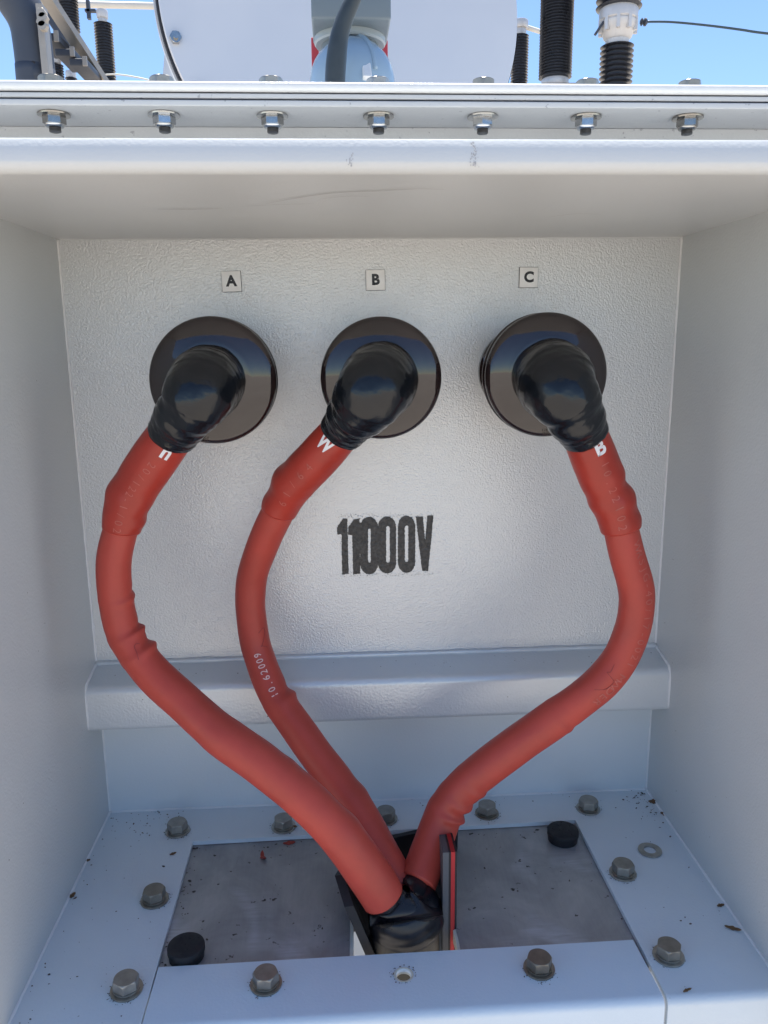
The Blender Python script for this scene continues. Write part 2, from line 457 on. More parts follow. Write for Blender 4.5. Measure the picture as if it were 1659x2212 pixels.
q = [(-HW + .0002, 0), (HW - .0002, 0), (HW - .0002, YBR), (XR, YBR), (XL, YBL), (-HW + .0002, YBL)]
top = [bm.verts.new((x, y, 0)) for x, y in q]; bot = [bm.verts.new((x, y, -.0045)) for x, y in q]
bm.faces.new(top); bm.faces.new(bot[::-1])
for i in range(6): bm.faces.new((top[i], top[(i + 1) % 6], bot[(i + 1) % 6], bot[i]))
obj('floor_frame', bm, 'floor_paint', cab)
def strip(bm, pts, w_, nrm):
    pts = [Vector(p) for p in pts]; L_, R2_ = [], []
    for i, p in enumerate(pts):
        d = (pts[min(i + 1, len(pts) - 1)] - pts[max(i - 1, 0)]).normalized(); sd_ = d.cross(nrm).normalized() * w_ * (.25 + .75 * math.sin(PI * (i + .3) / len(pts))) / 2
        L_.append(bm.verts.new(p + sd_)); R2_.append(bm.verts.new(p - sd_))
    for i in range(len(pts) - 1): bm.faces.new((L_[i], L_[i + 1], R2_[i + 1], R2_[i]))
def rub(px_pts, w_):
    bm = bmesh.new()
    q_ = catmull([tuple(Pz(x, y, H - .0006)) for x, y in px_pts], 8)
    strip(bm, [(x + 0, y + rnd.uniform(-.0003, .0003), H - .0006) for x, y, z in q_], w_, Vector((0, 0, 1)))
    obj('scratch', bm, 'scuff', cab)
rub([(574, 440), (640, 428), (720, 417), (830, 412), (900, 408), (960, 409)], .0011)
rub([(340, 452), (420, 452), (480, 450)], .0013)
rub([(520, 446), (600, 442), (680, 440)], .0006)
rub([(690, 430), (750, 424), (800, 424)], .0007)
rub([(1180, 470), (1240, 462), (1300, 463)], .0006)
for pxc, n_, py_lo, py_hi in ((1024, 70, 304, 362), (757, 22, 330, 362)):
  bm = bmesh.new()
  for k in range(n_):
    px_ = rnd.gauss(pxc, 4.5); py_ = rnd.uniform(py_lo, py_hi)
    if not 303 < py_ < 364: continue
    p = P(px_, py_, YF); f_ = max(0, min(1, (p.z - .622) / .015)); yy = YF + .0002 + .0030 * f_ - .0006
    s_ = rnd.uniform(.00012, .00045)
    bm.faces.new([bm.verts.new((p.x + s_ * .7 * math.cos(t), yy + s_ * 1.3 * math.sin(t) * .18, p.z + s_ * 1.5 * math.sin(t))) for t in [i * PI / 3 for i in range(6)]])
  obj('drip_stain', bm, 'scuff', cab)
SPECKS = []
for k in range(34):      # specks on the side walls
    sx_ = rnd.choice((-1, 1)); y_, z_ = rnd.uniform(-.28, -.01), abs(rnd.gauss(0, .25)) + .02
    if z_ > .58: continue
    s_ = rnd.uniform(.0002, .0007); x_ = sx_ * (HW - .0005)
    SPECKS.append([((x_, y_ + s_ * math.cos(t) * rnd.uniform(.5, 1.4), z_ + s_ * math.sin(t) * rnd.uniform(.5, 1.4))) for t in [i * PI / 3 for i in range(6)]])
for k in range(40):      # and along the ledge top and back wall
    x_ = rnd.uniform(-.3, .3); f_ = rnd.random(); s_ = rnd.uniform(.0002, .0007)
    y_ = -.012 - .016 * f_; z_ = .1762 - .0036 * f_ + .0006
    SPECKS.append([((x_ + s_ * math.cos(t) * rnd.uniform(.5, 1.4), y_ + s_ * math.sin(t), z_ + .22 * s_ * math.sin(t))) for t in [i * PI / 3 for i in range(6)]])
# stencilled 11000V on the back wall (panel coordinates from zoomed pixels)
def sten(X, Y):
    p = P((900 + X / 1.7011) / 1.8228, (1000 + Y / 1.7011) / 1.8228, 0); return (p.x, p.z)
def jit_poly(bm, pts, closed_pts=None):
    """fill polygon after subdividing and roughening its outline (overspray)"""
    out = []
    n = len(pts)
    for i in range(n):
        a, b_ = Vector(pts[i]), Vector(pts[(i + 1) % n]); k = max(1, int((b_ - a).length / 5))
        for j in range(k):
            p = a.lerp(b_, j / k); out.append(p + Vector((rnd.uniform(-2.2, 2.2), rnd.uniform(-2.2, 2.2))))
    return out
def fill_loops(bm, loops, y):
    es = []
    for lp in loops:
        vs = [bm.verts.new((sten(*p)[0], y, sten(*p)[1])) for p in lp]
        es += [bm.edges.new((vs[i], vs[(i + 1) % len(vs)])) for i in range(len(vs))]
    bmesh.ops.triangle_fill(bm, edges=es, use_beauty=True)
def stadium(x0, x1, y0, y1, sk=0):
    r = (x1 - x0) / 2; cx = (x0 + x1) / 2; out = []
    ry = min(r * 1.25, (y1 - y0) / 2)
    for i in range(13): a = PI + PI * i / 12; out.append((cx + r * math.cos(a), y0 + ry + ry * math.sin(a)))
    for i in range(13): a = PI * i / 12; out.append((cx + r * math.cos(a), y1 - ry + ry * math.sin(a)))
    return out
bm = bmesh.new()
fill_loops(bm, [jit_poly(bm, [(765, 1772), (796, 1772), (804, 2142), (760, 2148), (757, 1878), (728, 1878), (728, 1828)])], -.00050)
fill_loops(bm, [jit_poly(bm, [(838, 1778), (878, 1770), (882, 2142), (834, 2146), (828, 1882), (798, 1880), (802, 1832)])], -.00054)
fill_loops(bm, [jit_poly(bm, stadium(880, 1003, 1760, 2145)), jit_poly(bm, stadium(934, 952, 1838, 2068))], -.00058)
fill_loops(bm, [jit_poly(bm, [(872, 1800), (930, 1800), (930, 2050), (906, 2068), (878, 1990)])], -.00062)
fill_loops(bm, [jit_poly(bm, stadium(1000, 1122, 1756, 2140)), jit_poly(bm, stadium(1055, 1080, 1822, 2068))], -.00066)
fill_loops(bm, [jit_poly(bm, stadium(1134, 1250, 1752, 2135)), jit_poly(bm, stadium(1180, 1204, 1818, 2062))], -.00070)
fill_loops(bm, [jit_poly(bm, [(1254, 1758), (1302, 1758), (1334, 2122), (1296, 2122)])], -.00074)
fill_loops(bm, [jit_poly(bm, [(1331, 1752), (1372, 1750), (1337, 2122), (1300, 2122)])], -.00078)
for k in range(420):      # overspray specks round the letters
    X, Y = rnd.uniform(735, 1370), rnd.choice([rnd.gauss(1752, 9), rnd.gauss(2144, 9), rnd.uniform(1760, 2140)])
    s = rnd.uniform(1.0, 2.6)
    x, z = sten(X, Y); ds = s * .00016
    vv = [bm.verts.new((x + ds * math.cos(a) * rnd.uniform(.6, 1.2), -.00046, z + ds * math.sin(a) * rnd.uniform(.6, 1.2))) for a in [i * PI / 3 for i in range(6)]]
    bm.faces.new(vv)
obj('stencil_lettering', bm, 'stencil_paint', back)

# front floor plate (removable), 2.5 mm proud of nothing: sits in the gap between the frame legs
fp = bent(-.2050, .2072, 'floor_plate', 'plate_paint', -.2375, -.2350, x1f=.2088)
hp = Pz(872, 2106, 0)
cut = bmesh.new(); lathe(cut, [(.0063, -.03), (.0063, .03)], 40, Matrix.Translation((hp.x, hp.y, 0)))
co = obj('cutter', cut, 'plate_paint')
md = fp.modifiers.new('hole', 'BOOLEAN'); md.operation = 'DIFFERENCE'; md.object = co; md.solver = 'EXACT'
dg = bpy.context.evaluated_depsgraph_get(); me2 = bpy.data.meshes.new_from_object(fp.evaluated_get(dg))
fp.modifiers.clear(); fp.data = me2; bpy.data.objects.remove(co)
tag(fp, 'smooth grey front floor plate with one empty bolt hole, nearest the viewer', 'plate')
bm = bmesh.new()
lathe(bm, [(.0083, .0003), (.0078, .0006), (.0066, .0002), (.0061, -.0044)], 40, Matrix.Translation((hp.x, hp.y, 0)), cap=False)
obj('hole_rim', bm, 'cream_edge', fp, smooth=True)
# chipped paint and grime round the hole
bm = bmesh.new()
for k in range(46):
    a = rnd.uniform(0, 2 * PI); rr = .0084 + abs(rnd.gauss(0, .0014)); s = rnd.uniform(.00015, .0007)
    cx, cy = hp.x + rr * math.cos(a), hp.y + rr * math.sin(a)
    bm.faces.new([bm.verts.new((cx + s * math.cos(t) * rnd.uniform(.5, 1.3), cy + s * math.sin(t) * rnd.uniform(.5, 1.3), .0004)) for t in [i * PI / 3 for i in range(6)]])
obj('chipped_paint', bm, 'dirt', fp)

# ------------------------------------------------------------------ gland plate with slot
GPZ = -.0052
sl, sr = Pz(752, 1950, GPZ).x, Pz(985, 2000, GPZ).x
s_bl, s_br = sl + .004, sr - .002
SY0, SY1 = -.078, -.262
bm = bmesh.new()
def slab(bm, q, z0, z1):
    t_ = [bm.verts.new((x, y, z1)) for x, y in q]; b__ = [bm.verts.new((x, y, z0)) for x, y in q]
    bm.faces.new(t_); bm.faces.new(b__[::-1]); n = len(q)
    for i in range(n): bm.faces.new((t_[i], t_[(i + 1) % n], b__[(i + 1) % n], b__[i]))
jl = [(sl + (s_bl - sl) * k / 24 + rnd.uniform(-.0004, .0004), SY1 + (SY0 - SY1) * k / 24) for k in range(25)]
jr = [(s_br + (sr - s_br) * k / 24 + rnd.uniform(-.0004, .0004), SY0 + (SY1 - SY0) * k / 24) for k in range(25)]
slab(bm, [(-.235, -.030), (-.235, SY1)] + jl + jr + [(.238, SY1), (.238, -.030)], GPZ - .004, GPZ)
gp = obj('gland_plate', bm, 'gland_alu')
tag(gp, 'bare scuffed aluminium gland plate recessed in the floor with a cable slot', 'plate')
for side, J in ((-1, jl), (1, jr)):
    bm = bmesh.new()
    for (xa, ya), (xb, yb) in zip(J, J[1:]):
        w0 = .0032 if side < 0 else .0026
        q = [(xa, ya), (xb, yb), (xb - side * w0, yb), (xa - side * w0, ya)]
        slab(bm, q, GPZ - .012, GPZ - .0004)
    obj('slot_edging', bm, 'cream_edge', gp)

# ------------------------------------------------------------------ bolts in the floor
def hex_bolt(label):
    t = thing('hex_bolt', label, 'bolt', group='hex bolts in the cable box floor')
    bm = bmesh.new(); lathe(bm, [(.0064, .0001), (.0130, .0001), (.0133, .0008), (.0131, .0018), (.0064, .0020)], 40); obj('flat_washer', bm, 'washer_steel', t, auto=40)
    bm = bmesh.new(); lathe(bm, [(.0064, .0021), (.0107, .0022), (.0108, .0036), (.0064, .0038)], 40); obj('spring_washer', bm, 'washer_steel', t, auto=40)
    bm = bmesh.new(); hexprism(bm, .0188, .0039, .0122, .0022); obj('bolt_head', bm, 'bolt_steel', t, auto=28)
    return t
FB = [(383, 1783, 'dull hex bolt in the far left corner of the floor frame', 5), (612, 1774, 'dull hex bolt at the back of the floor, a brown leaf under its washer', 20),
      (833, 1757, 'hex bolt at the back of the floor half hidden behind the middle red cable', 40), (1052, 1745, 'hex bolt at the back of the floor just right of the right red cable', 12),
      (1271, 1735, 'hex bolt in the far right corner of the floor, behind the round black plug', 28), (333, 1930, 'hex bolt left of the bare plate, halfway along the left frame leg', 14),
      (272, 2122, 'hex bolt nearest the viewer on the left leg of the floor frame', 18), (574, 2110, 'hex bolt in the front floor plate left of the empty bolt hole', 33),
      (1165, 2077, 'hex bolt in the front floor plate right of the empty bolt hole', 36), (1346, 1873, 'hex bolt right of the bare plate, next to the loose washer', 24),
      (1445, 2050, 'hex bolt nearest the viewer on the right leg of the floor frame', 2)]
hb = hex_bolt('')
for i, (x, y, lab, a) in enumerate(FB):
    o = hb if i == 0 else copy_tree(hb)
    p = Pz(x, y, .0075); o.location = (p.x, p.y, 0); o.rotation_euler.z = math.radians(a * 1.7); o['label'] = lab
# grime rings under the bolts
bm = bmesh.new()
for (x, y, lab, a) in FB:
    p = Pz(x, y, .0075)
    t0 = rnd.uniform(0, 2 * PI)
    for k in range(34):
        t = rnd.gauss(t0, .9) if k % 3 else rnd.uniform(0, 2 * PI); rr = .0130 + abs(rnd.gauss(0, .0018)); s = rnd.uniform(.00015, .0007)
        cx, cy = p.x + rr * math.cos(t), p.y + rr * math.sin(t)
        bm.faces.new([bm.verts.new((cx + s * math.cos(q) * rnd.uniform(.5, 1.3), cy + s * math.sin(q) * rnd.uniform(.5, 1.3), .00035)) for q in [i * PI / 3 for i in range(6)]])
# scattered flecks of dirt, denser along the back corners
def fleck(x, y, s, z=.00045):
    n_ = rnd.randint(5, 7); st_ = rnd.uniform(.6, 1.9); a0 = rnd.uniform(0, PI)
    vs = []
    for i in range(n_):
        t = 2 * PI * i / n_; r_ = s * rnd.uniform(.5, 1.2)
        u, v_ = r_ * math.cos(t) * st_, r_ * math.sin(t)
        vs.append(bm.verts.new((x + u * math.cos(a0) - v_ * math.sin(a0), y + u * math.sin(a0) + v_ * math.cos(a0), z)))
    bm.faces.new(vs)
for k in range(230):
    c_ = rnd.random()
    if c_ < .22: x, y = rnd.gauss(-.265, .025), -abs(rnd.gauss(0, .025)) - .002
    elif c_ < .48:
        t = abs(rnd.gauss(0, .035)); x, y = .304 - abs(rnd.gauss(0, .010)), -.004 - t
    elif c_ < .62: x, y = rnd.uniform(-.3, .3), -abs(rnd.gauss(.012, .012)) - .001
    elif c_ < .82: x, y = rnd.uniform(-.305, -.215), rnd.uniform(-.29, -.01)
    elif c_ < .90: x, y = rnd.uniform(.215, .305), rnd.uniform(-.29, -.01)
    else: x, y = -.305 + abs(rnd.gauss(0, .004)), rnd.uniform(-.29, -.01)
    if abs(x) > .306 or y < -.295 or (XL < x < XR and y < -.05) or y > -.001: continue
    fleck(x, y, min(.0019, abs(rnd.gauss(.0003, .00045)) + .0002))
for k in range(85):   # on the recessed plate, along its edges
    c_ = rnd.random()
    if c_ < .4: x, y = XL + abs(rnd.gauss(0, .006)) + .001, rnd.uniform(-.235, -.065)
    elif c_ < .7: x, y = rnd.uniform(XL, XR), -.064 - abs(rnd.gauss(0, .006))
    else: x, y = rnd.uniform(XL, XR), rnd.uniform(-.235, -.065)
    if sl - .002 < x < sr + .002: continue
    fleck(x, y, abs(rnd.gauss(.0005, .0004)) + .0003, GPZ + .0005)
for sp_ in SPECKS: bm.faces.new([bm.verts.new(q_) for q_ in sp_])
tag(obj('dirt_flecks', bm, 'dirt'), 'brown flecks of dirt scattered over the grey floor frame, plate and walls', 'dirt', kind='stuff')

# ------------------------------------------------------------------ bolts through the top flange
def flange_bolt():
    t = thing('flange_bolt', '', 'bolt', group='bolts along the top flange')
    # z=0 is the underside of the lower flange
    bm = bmesh.new(); lathe(bm, [(.006, -.0002), (.0146, -.0002), (.0152, -.0010), (.0150, -.0024), (.0115, -.0030), (.006, -.0030)], 48); obj('washer', bm, 'nut_zinc', t, auto=40)
    bm = bmesh.new(); hexprism(bm, .0186, -.0096, -.0031, 0, rot=.1)
    ob = obj('nut', bm, 'nut_zinc', t, auto=28)
    bm = bmesh.new(); lathe(bm, [(.0050, -.0128), (.0066, -.0130), (.0080, -.0125), (.0089, -.0113), (.0093, -.0098), (.0090, -.0090)], 40); obj('nut_collar', bm, 'nut_zinc', ob, smooth=True)
    prof = []
    for k in range(9):
        z = -.0168 + k * .0008; prof += [(.0049, z), (.0056, z + .0004)]
    bm = bmesh.new(); lathe(bm, [(.0030, -.0175), (.0047, -.0171)] + prof, 28); obj('thread', bm, 'thread_dark', t, auto=50)
    bm = bmesh.new(); lathe(bm, [(.006, .0217), (.0132, .0217), (.0132, .0236), (.006, .0237)], 40); obj('washer', bm, 'washer_steel', t, auto=40)
    bm = bmesh.new(); hexprism(bm, .0200, .0237, .0318, .0020, rot=.2); obj('bolt_head', bm, 'washer_steel', t, auto=28)
    return t
NX = [110, 350, 587, 818.5, 1045.5, 1270.6, 1490.6]
NY = [243, 243.5, 246, 247, 248.5, 250, 252]
names = ['shiny nut and bolt at the far left end of the top flange', 'shiny flange bolt second from left, under the left rim of the silver drum',
         'shiny flange bolt third from left, under the left half of the silver drum', 'shiny flange bolt directly under the pale domed valve, middle of the row',
         'shiny flange bolt under the right part of the silver drum, right of the domed valve', 'shiny flange bolt second from right, between the two dark insulators above',
         'shiny nut and bolt at the far right end of the top flange']
fb = flange_bolt()
for i, (x, y) in enumerate(zip(NX, NY)):
    o = fb if i == 0 else copy_tree(fb)
    p = Pz(x, y, .7315); o.location = (p.x, .012 + (p.y - .012) * .3, .733); o.rotation_euler.z = rnd.uniform(-.25, .25); o['label'] = names[i]
    p2 = Pz(x, 243, .7315)

# ------------------------------------------------------------------ phase label plates
for ch, x, y, rot, lab in (('A', 500, 608, -1.6, 'small white label plate with black letter A above the left bushing'),
                           ('B', 811, 605, -.6, 'small white label plate with black letter B above the middle bushing'),
                           ('C', 1142, 599.5, .4, 'small white label plate with black letter C above the right bushing')):
    p = P(x, y, -.0012)
    t = thing('phase_label', lab, 'label', (p.x, 0, p.z), group='phase label plates'); t.rotation_euler.y = math.radians(rot)
    bm = bmesh.new(); box(bm, -.0094, .0094, -.0022, -.0010, -.0098, .0098); obj('plate', bm, 'label_white', t, bevel=.0003)
    bm = bmesh.new(); box(bm, -.0097, .0097, -.00095, -.0003, -.0101, .0101); obj('backing', bm, 'gasket', t)
    bm = text_mesh(ch, .0140, .00062)
    for v_ in bm.verts: v_.co = Vector((v_.co.x, -.0024, v_.co.y))
    obj('letter', bm, 'label_black', t)

# ------------------------------------------------------------------ bushings and cables
YD = -.112      # front face of the bushing discs
def bushing(px, py, dia, label):
    c = P(px, py, YD)
    R_ = px2m(c, dia) / 2
    t = thing('bushing', label, 'bushing', (c.x, 0, c.z), group='dark glazed bushings on the back wall')
    # lathe axis z -> world -y
    mt = Matrix.Rotation(PI / 2, 4, 'X')
    k = -YD
    bm = bmesh.new()
    prof = [(.030, 0), (.030, .030), (.034, k - .032), (R_ * .80, k - .029), (R_ * .97, k - .026), (R_ * 1.0, k - .0235), (R_ * 1.0, k - .0205), (R_ * .972, k - .0180),
            (R_ * .968, k - .0150), (R_ * .985, k - .0125), (R_ * .998, k - .0100), (R_ * 1.0, k - .0068), (R_ * .985, k - .0042), (R_ * .955, k - .0022), (R_ * .91, k - .0008), (R_ * .83, k + .0006), (R_ * .75, k + .0018), (R_ * .67, k + .0028), (R_ * .60, k + .0036), (.028, k + .0042)]
    pts = catmull(prof, 4)
    lathe(bm, pts, 96, mt); obj('shed', bm, 'bushing_glaze', t, auto=50)
    bm = bmesh.new(); lathe(bm, [(.044, .0008), (.044, .008), (.041, .010), (.031, .011)], 64, mt); obj('base_flange', bm, 'bushing_glaze', t, auto=40)
    return t, c, R_
bA = bushing(458, 823.5, 275, 'dark brown glazed bushing under label A, elbow turned to lower left')
bB = bushing(824.5, 818.5, 264, 'dark brown glazed bushing under label B, between the other two')
bC = bushing(1184, 811.5, 268, 'dark brown glazed bushing under label C, elbow turned to lower right')
def emb(bush, px, py):
    t, c, R_ = bush
    bx = c.x
    for line, dz in (('12KV', 0), ('2022', -.0031)):
        bm = text_mesh(line, .0036, .00002, 1.15)
        p = P(px, py, YD)
        for v_ in bm.verts:
            x, z = p.x + v_.co.x - c.x, p.z + v_.co.y + dz - c.z
            rr = math.hypot(x, z) / R_
            yy = -.0008 + (.91 - rr) * .02 if rr < .91 else -.0008 - (rr - .91) * .035
            v_.co = Vector((x, YD - max(yy, -.006) - .0012, z))
        obj('embossed_lettering', bm, 'emboss', t)
emb(bA, 440, 948); emb(bC, 1181, 931)

def mk(pts):   # (px,py,width,Y) -> (x,y,z,r)
    out = []
    for x, y, w_, Y in pts:
        p = P(x, y, Y); out.append((p.x, p.y, p.z, px2m(p, w_) / 2))
    return out
def rfunc(path, wr, steps=(), waves=()):
    """wr: (px,py,amp,width,side) wrinkles; side +-1 picks the image side that bulges; steps: (px,py,amp)"""
    W_ = [(path.near(a, b_), amp, wd, sd) for a, b_, amp, wd, sd in wr]
    S_ = [(path.near(a, b_), amp) for a, b_, amp in steps]
    def f(u, th, r):
        for s0, amp, wd, sd in W_:
            d = (u - s0 - .004 * math.cos(th)) / wd
            if abs(d) < 4:
                g_ = math.exp(-d * d) - .45 * math.exp(-((d + 1.8) ** 2))
                r += amp * g_ * (.12 + .88 * max(0, .25 + .75 * math.sin(th) * sd) ** 1.5)
        for s0, amp in S_:
            d = (u - s0 - .003 * math.sin(th)) / .0035; r += amp / (1 + math.exp(-max(-30, min(30, d))))
        c_ = noise.noise(Vector((u * 26, math.cos(th) * .9, math.sin(th) * .9)))
        r += .0006 * c_ + .00035 * math.cos(2 * th + 1.0 + u * 3)
        return r
    return f
def side_of(path):   # sign of sin(th) that points to image right at the path's middle
    return 1

DEF = {
 'A': dict(b=bA,
    boot=[(457, 822, 152, YD + .012), (451, 824, 154, YD - .014), (443, 831, 158, YD - .042), (428, 853, 151, YD - .060), (407, 886, 134, YD - .060), (387, 914, 115, YD - .052), (371, 938, 107, YD - .045), (370, 940, 106, YD - .0445)],
    sleeve=[(386, 915, 99, -.160), (367, 943, 101, -.155), (328, 998, 103, -.150), (293, 1050, 101, -.146), (274, 1096, 93, -.146), (266, 1125, 86, -.146), (262, 1148, 81, -.146)],
    cable=[(328, 998, 74, -.150), (293, 1050, 74, -.146), (266, 1125, 74, -.146), (247.5, 1203, 74, -.146), (248.5, 1280, 74, -.146), (263, 1352, 75, -.148), (287, 1398, 77, -.152), (331, 1456, 79, -.160), (397, 1516, 82, -.170), (476, 1586, 83, -.182), (560, 1646, 83, -.192), (645, 1714, 83, -.202), (717, 1783, 84, -.208), (763, 1841, 87, -.210), (805, 1900, 88, -.2095), (827, 1937, 86, -.209)],
    sl_wr=[(279, 1075, .0018, .008, -1), (265, 1118, .0016, .006, 1)], wr=[(251, 1292, .0016, .0030, 1), (272, 1372, .0029, .0040, 1), (297, 1415, .0031, .0040, 1), (733, 1802, .0013, .010, 1), (600, 1678, .0006, .006, 1)], steps=[(470, 1582, .0013)],
    label='red cable under label A, its letter half covered by tape, sweeping down on the left'),
 'B': dict(b=bB,
    boot=[(824, 818, 158, YD + .012), (822, 820, 160, YD - .014), (816, 829, 164, YD - .040), (799, 852, 156, YD - .052), (776, 884, 134, YD - .044), (755, 910, 109, YD - .031), (738, 931, 97, YD - .022), (737, 933, 96, YD - .0215)],
    sleeve=[(752, 913, 89, -.136), (731.6, 939, 91, -.130), (688, 988, 94, -.118), (642.4, 1034.6, 93, -.104), (622, 1066, 84, -.096), (607, 1092.7, 79, -.090), (601, 1108, 76, -.088)],
    cable=[(688, 988, 70, -.118), (642, 1035, 71, -.104), (607, 1093, 71, -.090), (567.6, 1177.5, 69, -.074), (546, 1240, 66, -.066), (541, 1290, 64.5, -.063), (542.5, 1330, 64, -.062), (550, 1383, 64, -.063), (563, 1426, 66, -.067), (579.5, 1470, 67, -.074), (600, 1512, 68, -.082), (632, 1558, 69, -.092), (677, 1622, 70, -.105), (712, 1668, 72, -.115), (768, 1746, 75, -.135), (812, 1826, 77, -.156), (841, 1879, 78, -.170), (862, 1920, 76, -.181)],
    sl_wr=[(634, 1044, .0015, .007, -1), (606, 1092, .0010, .006, -1)], wr=[(606, 1518, .0030, .006, 1), (754, 1726, .0012, .008, 1)], steps=[(612, 1530, .0004)],
    label='middle red cable under label B, white number printed along it, nearest the back wall'),
 'C': dict(b=bC,
    boot=[(1186, 812, 158, YD + .012), (1190, 814, 161, YD - .014), (1200, 826, 168, YD - .042), (1216, 852, 156, YD - .058), (1237, 888, 134, YD - .058), (1253, 916, 114, YD - .052), (1264, 938, 103, YD - .047), (1265, 940, 102, YD - .0465)],
    sleeve=[(1254, 915, 96, -.162), (1267, 947, 98, -.156), (1286, 995, 100, -.152), (1303.6, 1041, 99, -.150), (1327, 1092, 92, -.150), (1337, 1122, 88, -.150), (1342, 1146, 85, -.150)],
    cable=[(1286, 995, 75, -.152), (1303.6, 1041, 75, -.150), (1330, 1100, 75, -.150), (1351, 1184, 75, -.152), (1372.5, 1263.5, 77, -.152), (1374.5, 1313, 76, -.152), (1365, 1363, 75, -.152), (1342, 1418, 75, -.152), (1304, 1468, 76, -.152), (1266, 1502, 76, -.151), (1214, 1541, 76, -.150), (1118, 1608, 75, -.148), (1044, 1664, 75, -.146), (1000, 1703, 74, -.145), (966, 1745, 74, -.147), (948, 1785, 76, -.152), (933, 1826, 77, -.160), (915, 1874, 76, -.173), (902, 1906, 75, -.183)],
    sl_wr=[(1309, 1055, -.0014, .006, 1), (1322, 1086, .0016, .007, 1), (1318, 1072, .0010, .006, -1), (1338, 1128, .0014, .006, 1)], wr=[(1020, 1690, .0012, .0036, 1), (985, 1722, .0020, .0038, 1), (965, 1752, .0034, .0040, 1), (1210, 1545, .0009, .003, 1)], steps=[(1216, 1540, .0011)],
    label='red cable under label C with faint lettering, sweeping down on the right'),
}
cab_paths = {}
for key, d in DEF.items():
    t = thing('power_cable', d['label'], 'cable', group='red single-core cables')
    cp = Path(catmull(mk(d['cable']), 14)); cf = rfunc(cp, d['wr'], d['steps'])
    bm = bmesh.new(); tube(bm, cp, 44, cf); obj('cable_sheath', bm, 'cable_red', t, smooth=True)
    sp = Path(catmull(mk(d['sleeve']), 14)); sf = rfunc(sp, d['sl_wr'])
    bm = bmesh.new(); tube(bm, sp, 48, sf, round_ends=.0022, step=.0009); sl_o = obj('heat_shrink_sleeve', bm, 'sleeve_red', t, smooth=True)
    bp = Path(catmull(mk(d['boot']), 12))
    seed = {'A': 3, 'B': 17, 'C': 41}[key]
    def bf(u, th, r, seed=seed, L=bp.s[-1]):
        lap = (u / .0085 + th / (2 * PI)) % 1.0
        r += .00055 * (lap ** 3) * (1 if lap < .93 else (1 - lap) / .07)
        p_ = Vector((u * 95 + seed, 1.3 * math.cos(th), 1.3 * math.sin(th)))
        r += .0011 * noise.noise(p_ * .8) + .0004 * noise.noise(p_ * 2.3) + .00035 * noise.noise(Vector((u * 420 + seed + 9 * math.sin(th + seed), 1.2 * math.cos(th), 1.2 * math.sin(th))))
        uu = u + .004 * math.sin(th + seed)
        r -= .0013 * math.exp(-((uu - .76 * L) / .0040) ** 2); r += .0006 * math.exp(-((uu - .84 * L) / .005) ** 2) + .0005 * math.exp(-((u - .80 * L) / .003) ** 2) * math.sin(3 * th + seed)
        return r
    bm = bmesh.new(); tube(bm, bp, 72, bf, step=.0008, round_ends=.0015); obj('tape_wrap', bm, 'tape_black', t, smooth=True)
    cab_paths[key] = (t, cp, cf, sp, sf, sl_o, bp)

# ------------------------------------------------------------------ printing on the cables
def img_th(path, u, px, py, r):     # angle round the tube of the point seen at a pixel
    a, b_, f = path.idx(u); c_ = path.c[a]
    d = ray(px, py); q = CAM + d * depth(c_)
    x = (q - c_).dot(path.e2[a]) / r
    return math.asin(max(-.95, min(.95, x)))
def lay(key, on, body, px, py, size, mat, name, reading=1, **kw):
    t, cp, cf, sp, sf, so_, bp = cab_paths[key]
    path, fn, par = (sp, sf, so_) if on == 'sleeve' else (cp, cf, t)
    u = path.near(px, py); a, _, _ = path.idx(u)
    th = img_th(path, u, px, py, path.r[a])
    return wrap_text(body, size, path, u, th, name, M and mat, par, fn, reading, **kw)
lay('A', 'sleeve', 'n', 372, 961, .0205, 'white_print', 'printed_letter', along=False, offset=.0007, sx=.80)
lay('B', 'sleeve', 'W', 716, 944, .0215, 'white_print', 'printed_letter', along=False, offset=.0008, sx=.60)
lay('C', 'sleeve', 'B', 1289, 951, .0205, 'white_print', 'printed_letter', along=False, offset=.0008, sx=.85)
def lay_run(key, on, body, p0, p1, size, mat, name, reading, off=0, sx=1.0):
    """a run of single characters spread between two pixels along the tube"""
    n = len(body); bmA = None
    t, cp, cf, sp, sf, so_, bp = cab_paths[key]
    path, fn, par = (sp, sf, so_) if on == 'sleeve' else (cp, cf, t)
    u0, u1 = path.near(*p0), path.near(*p1)
    th0 = img_th(path, u0, *p0, path.r[path.idx(u0)[0]]); th1 = img_th(path, u1, *p1, path.r[path.idx(u1)[0]])
    big_ = bmesh.new()
    for i, ch in enumerate(body):
        if ch == ' ': continue
        f = i / max(1, n - 1); u = u0 + (u1 - u0) * f; th = th0 + (th1 - th0) * f
        bm = text_mesh(ch, size, off, 1, sx)
        mp = {}
        for v_ in bm.verts:
            du, dv = v_.co.x * reading, v_.co.y * reading
            r_ = path.r[path.idx(u + du)[0]]
            mp[v_] = big_.verts.new(path.at(u + du, th + dv / r_, .00035, fn))
        for fc in bm.faces: big_.faces.new([mp[v_] for v_ in fc.verts])
        bm.free()
    return obj(name, big_, mat, par)
lay_run('B', 'cable', '10.62009', (596, 1504), (556, 1411), .0098, 'pale_print', 'printed_number', -1, .00006, .95)
lay_run('B', 'sleeve', '61/64', (623, 1068), (685, 992), .0105, 'faint_print', 'printed_number', -1, -.0001)
lay_run('A', 'sleeve', '20/122-1/02', (338, 988), (254, 1136), .0092, 'faint_print', 'printed_number', 1, -.0001)
lay_run('C', 'sleeve', '10.22102', (1299, 985), (1341, 1128), .0105, 'faint_print', 'printed_number', 1, -.0001)
lay_run('C', 'cable', 'WRSJG-40/17-0021 MWDER', (1374, 1172), (1291, 1515), .0105, 'faint_print', 'printed_number', 1, .0)
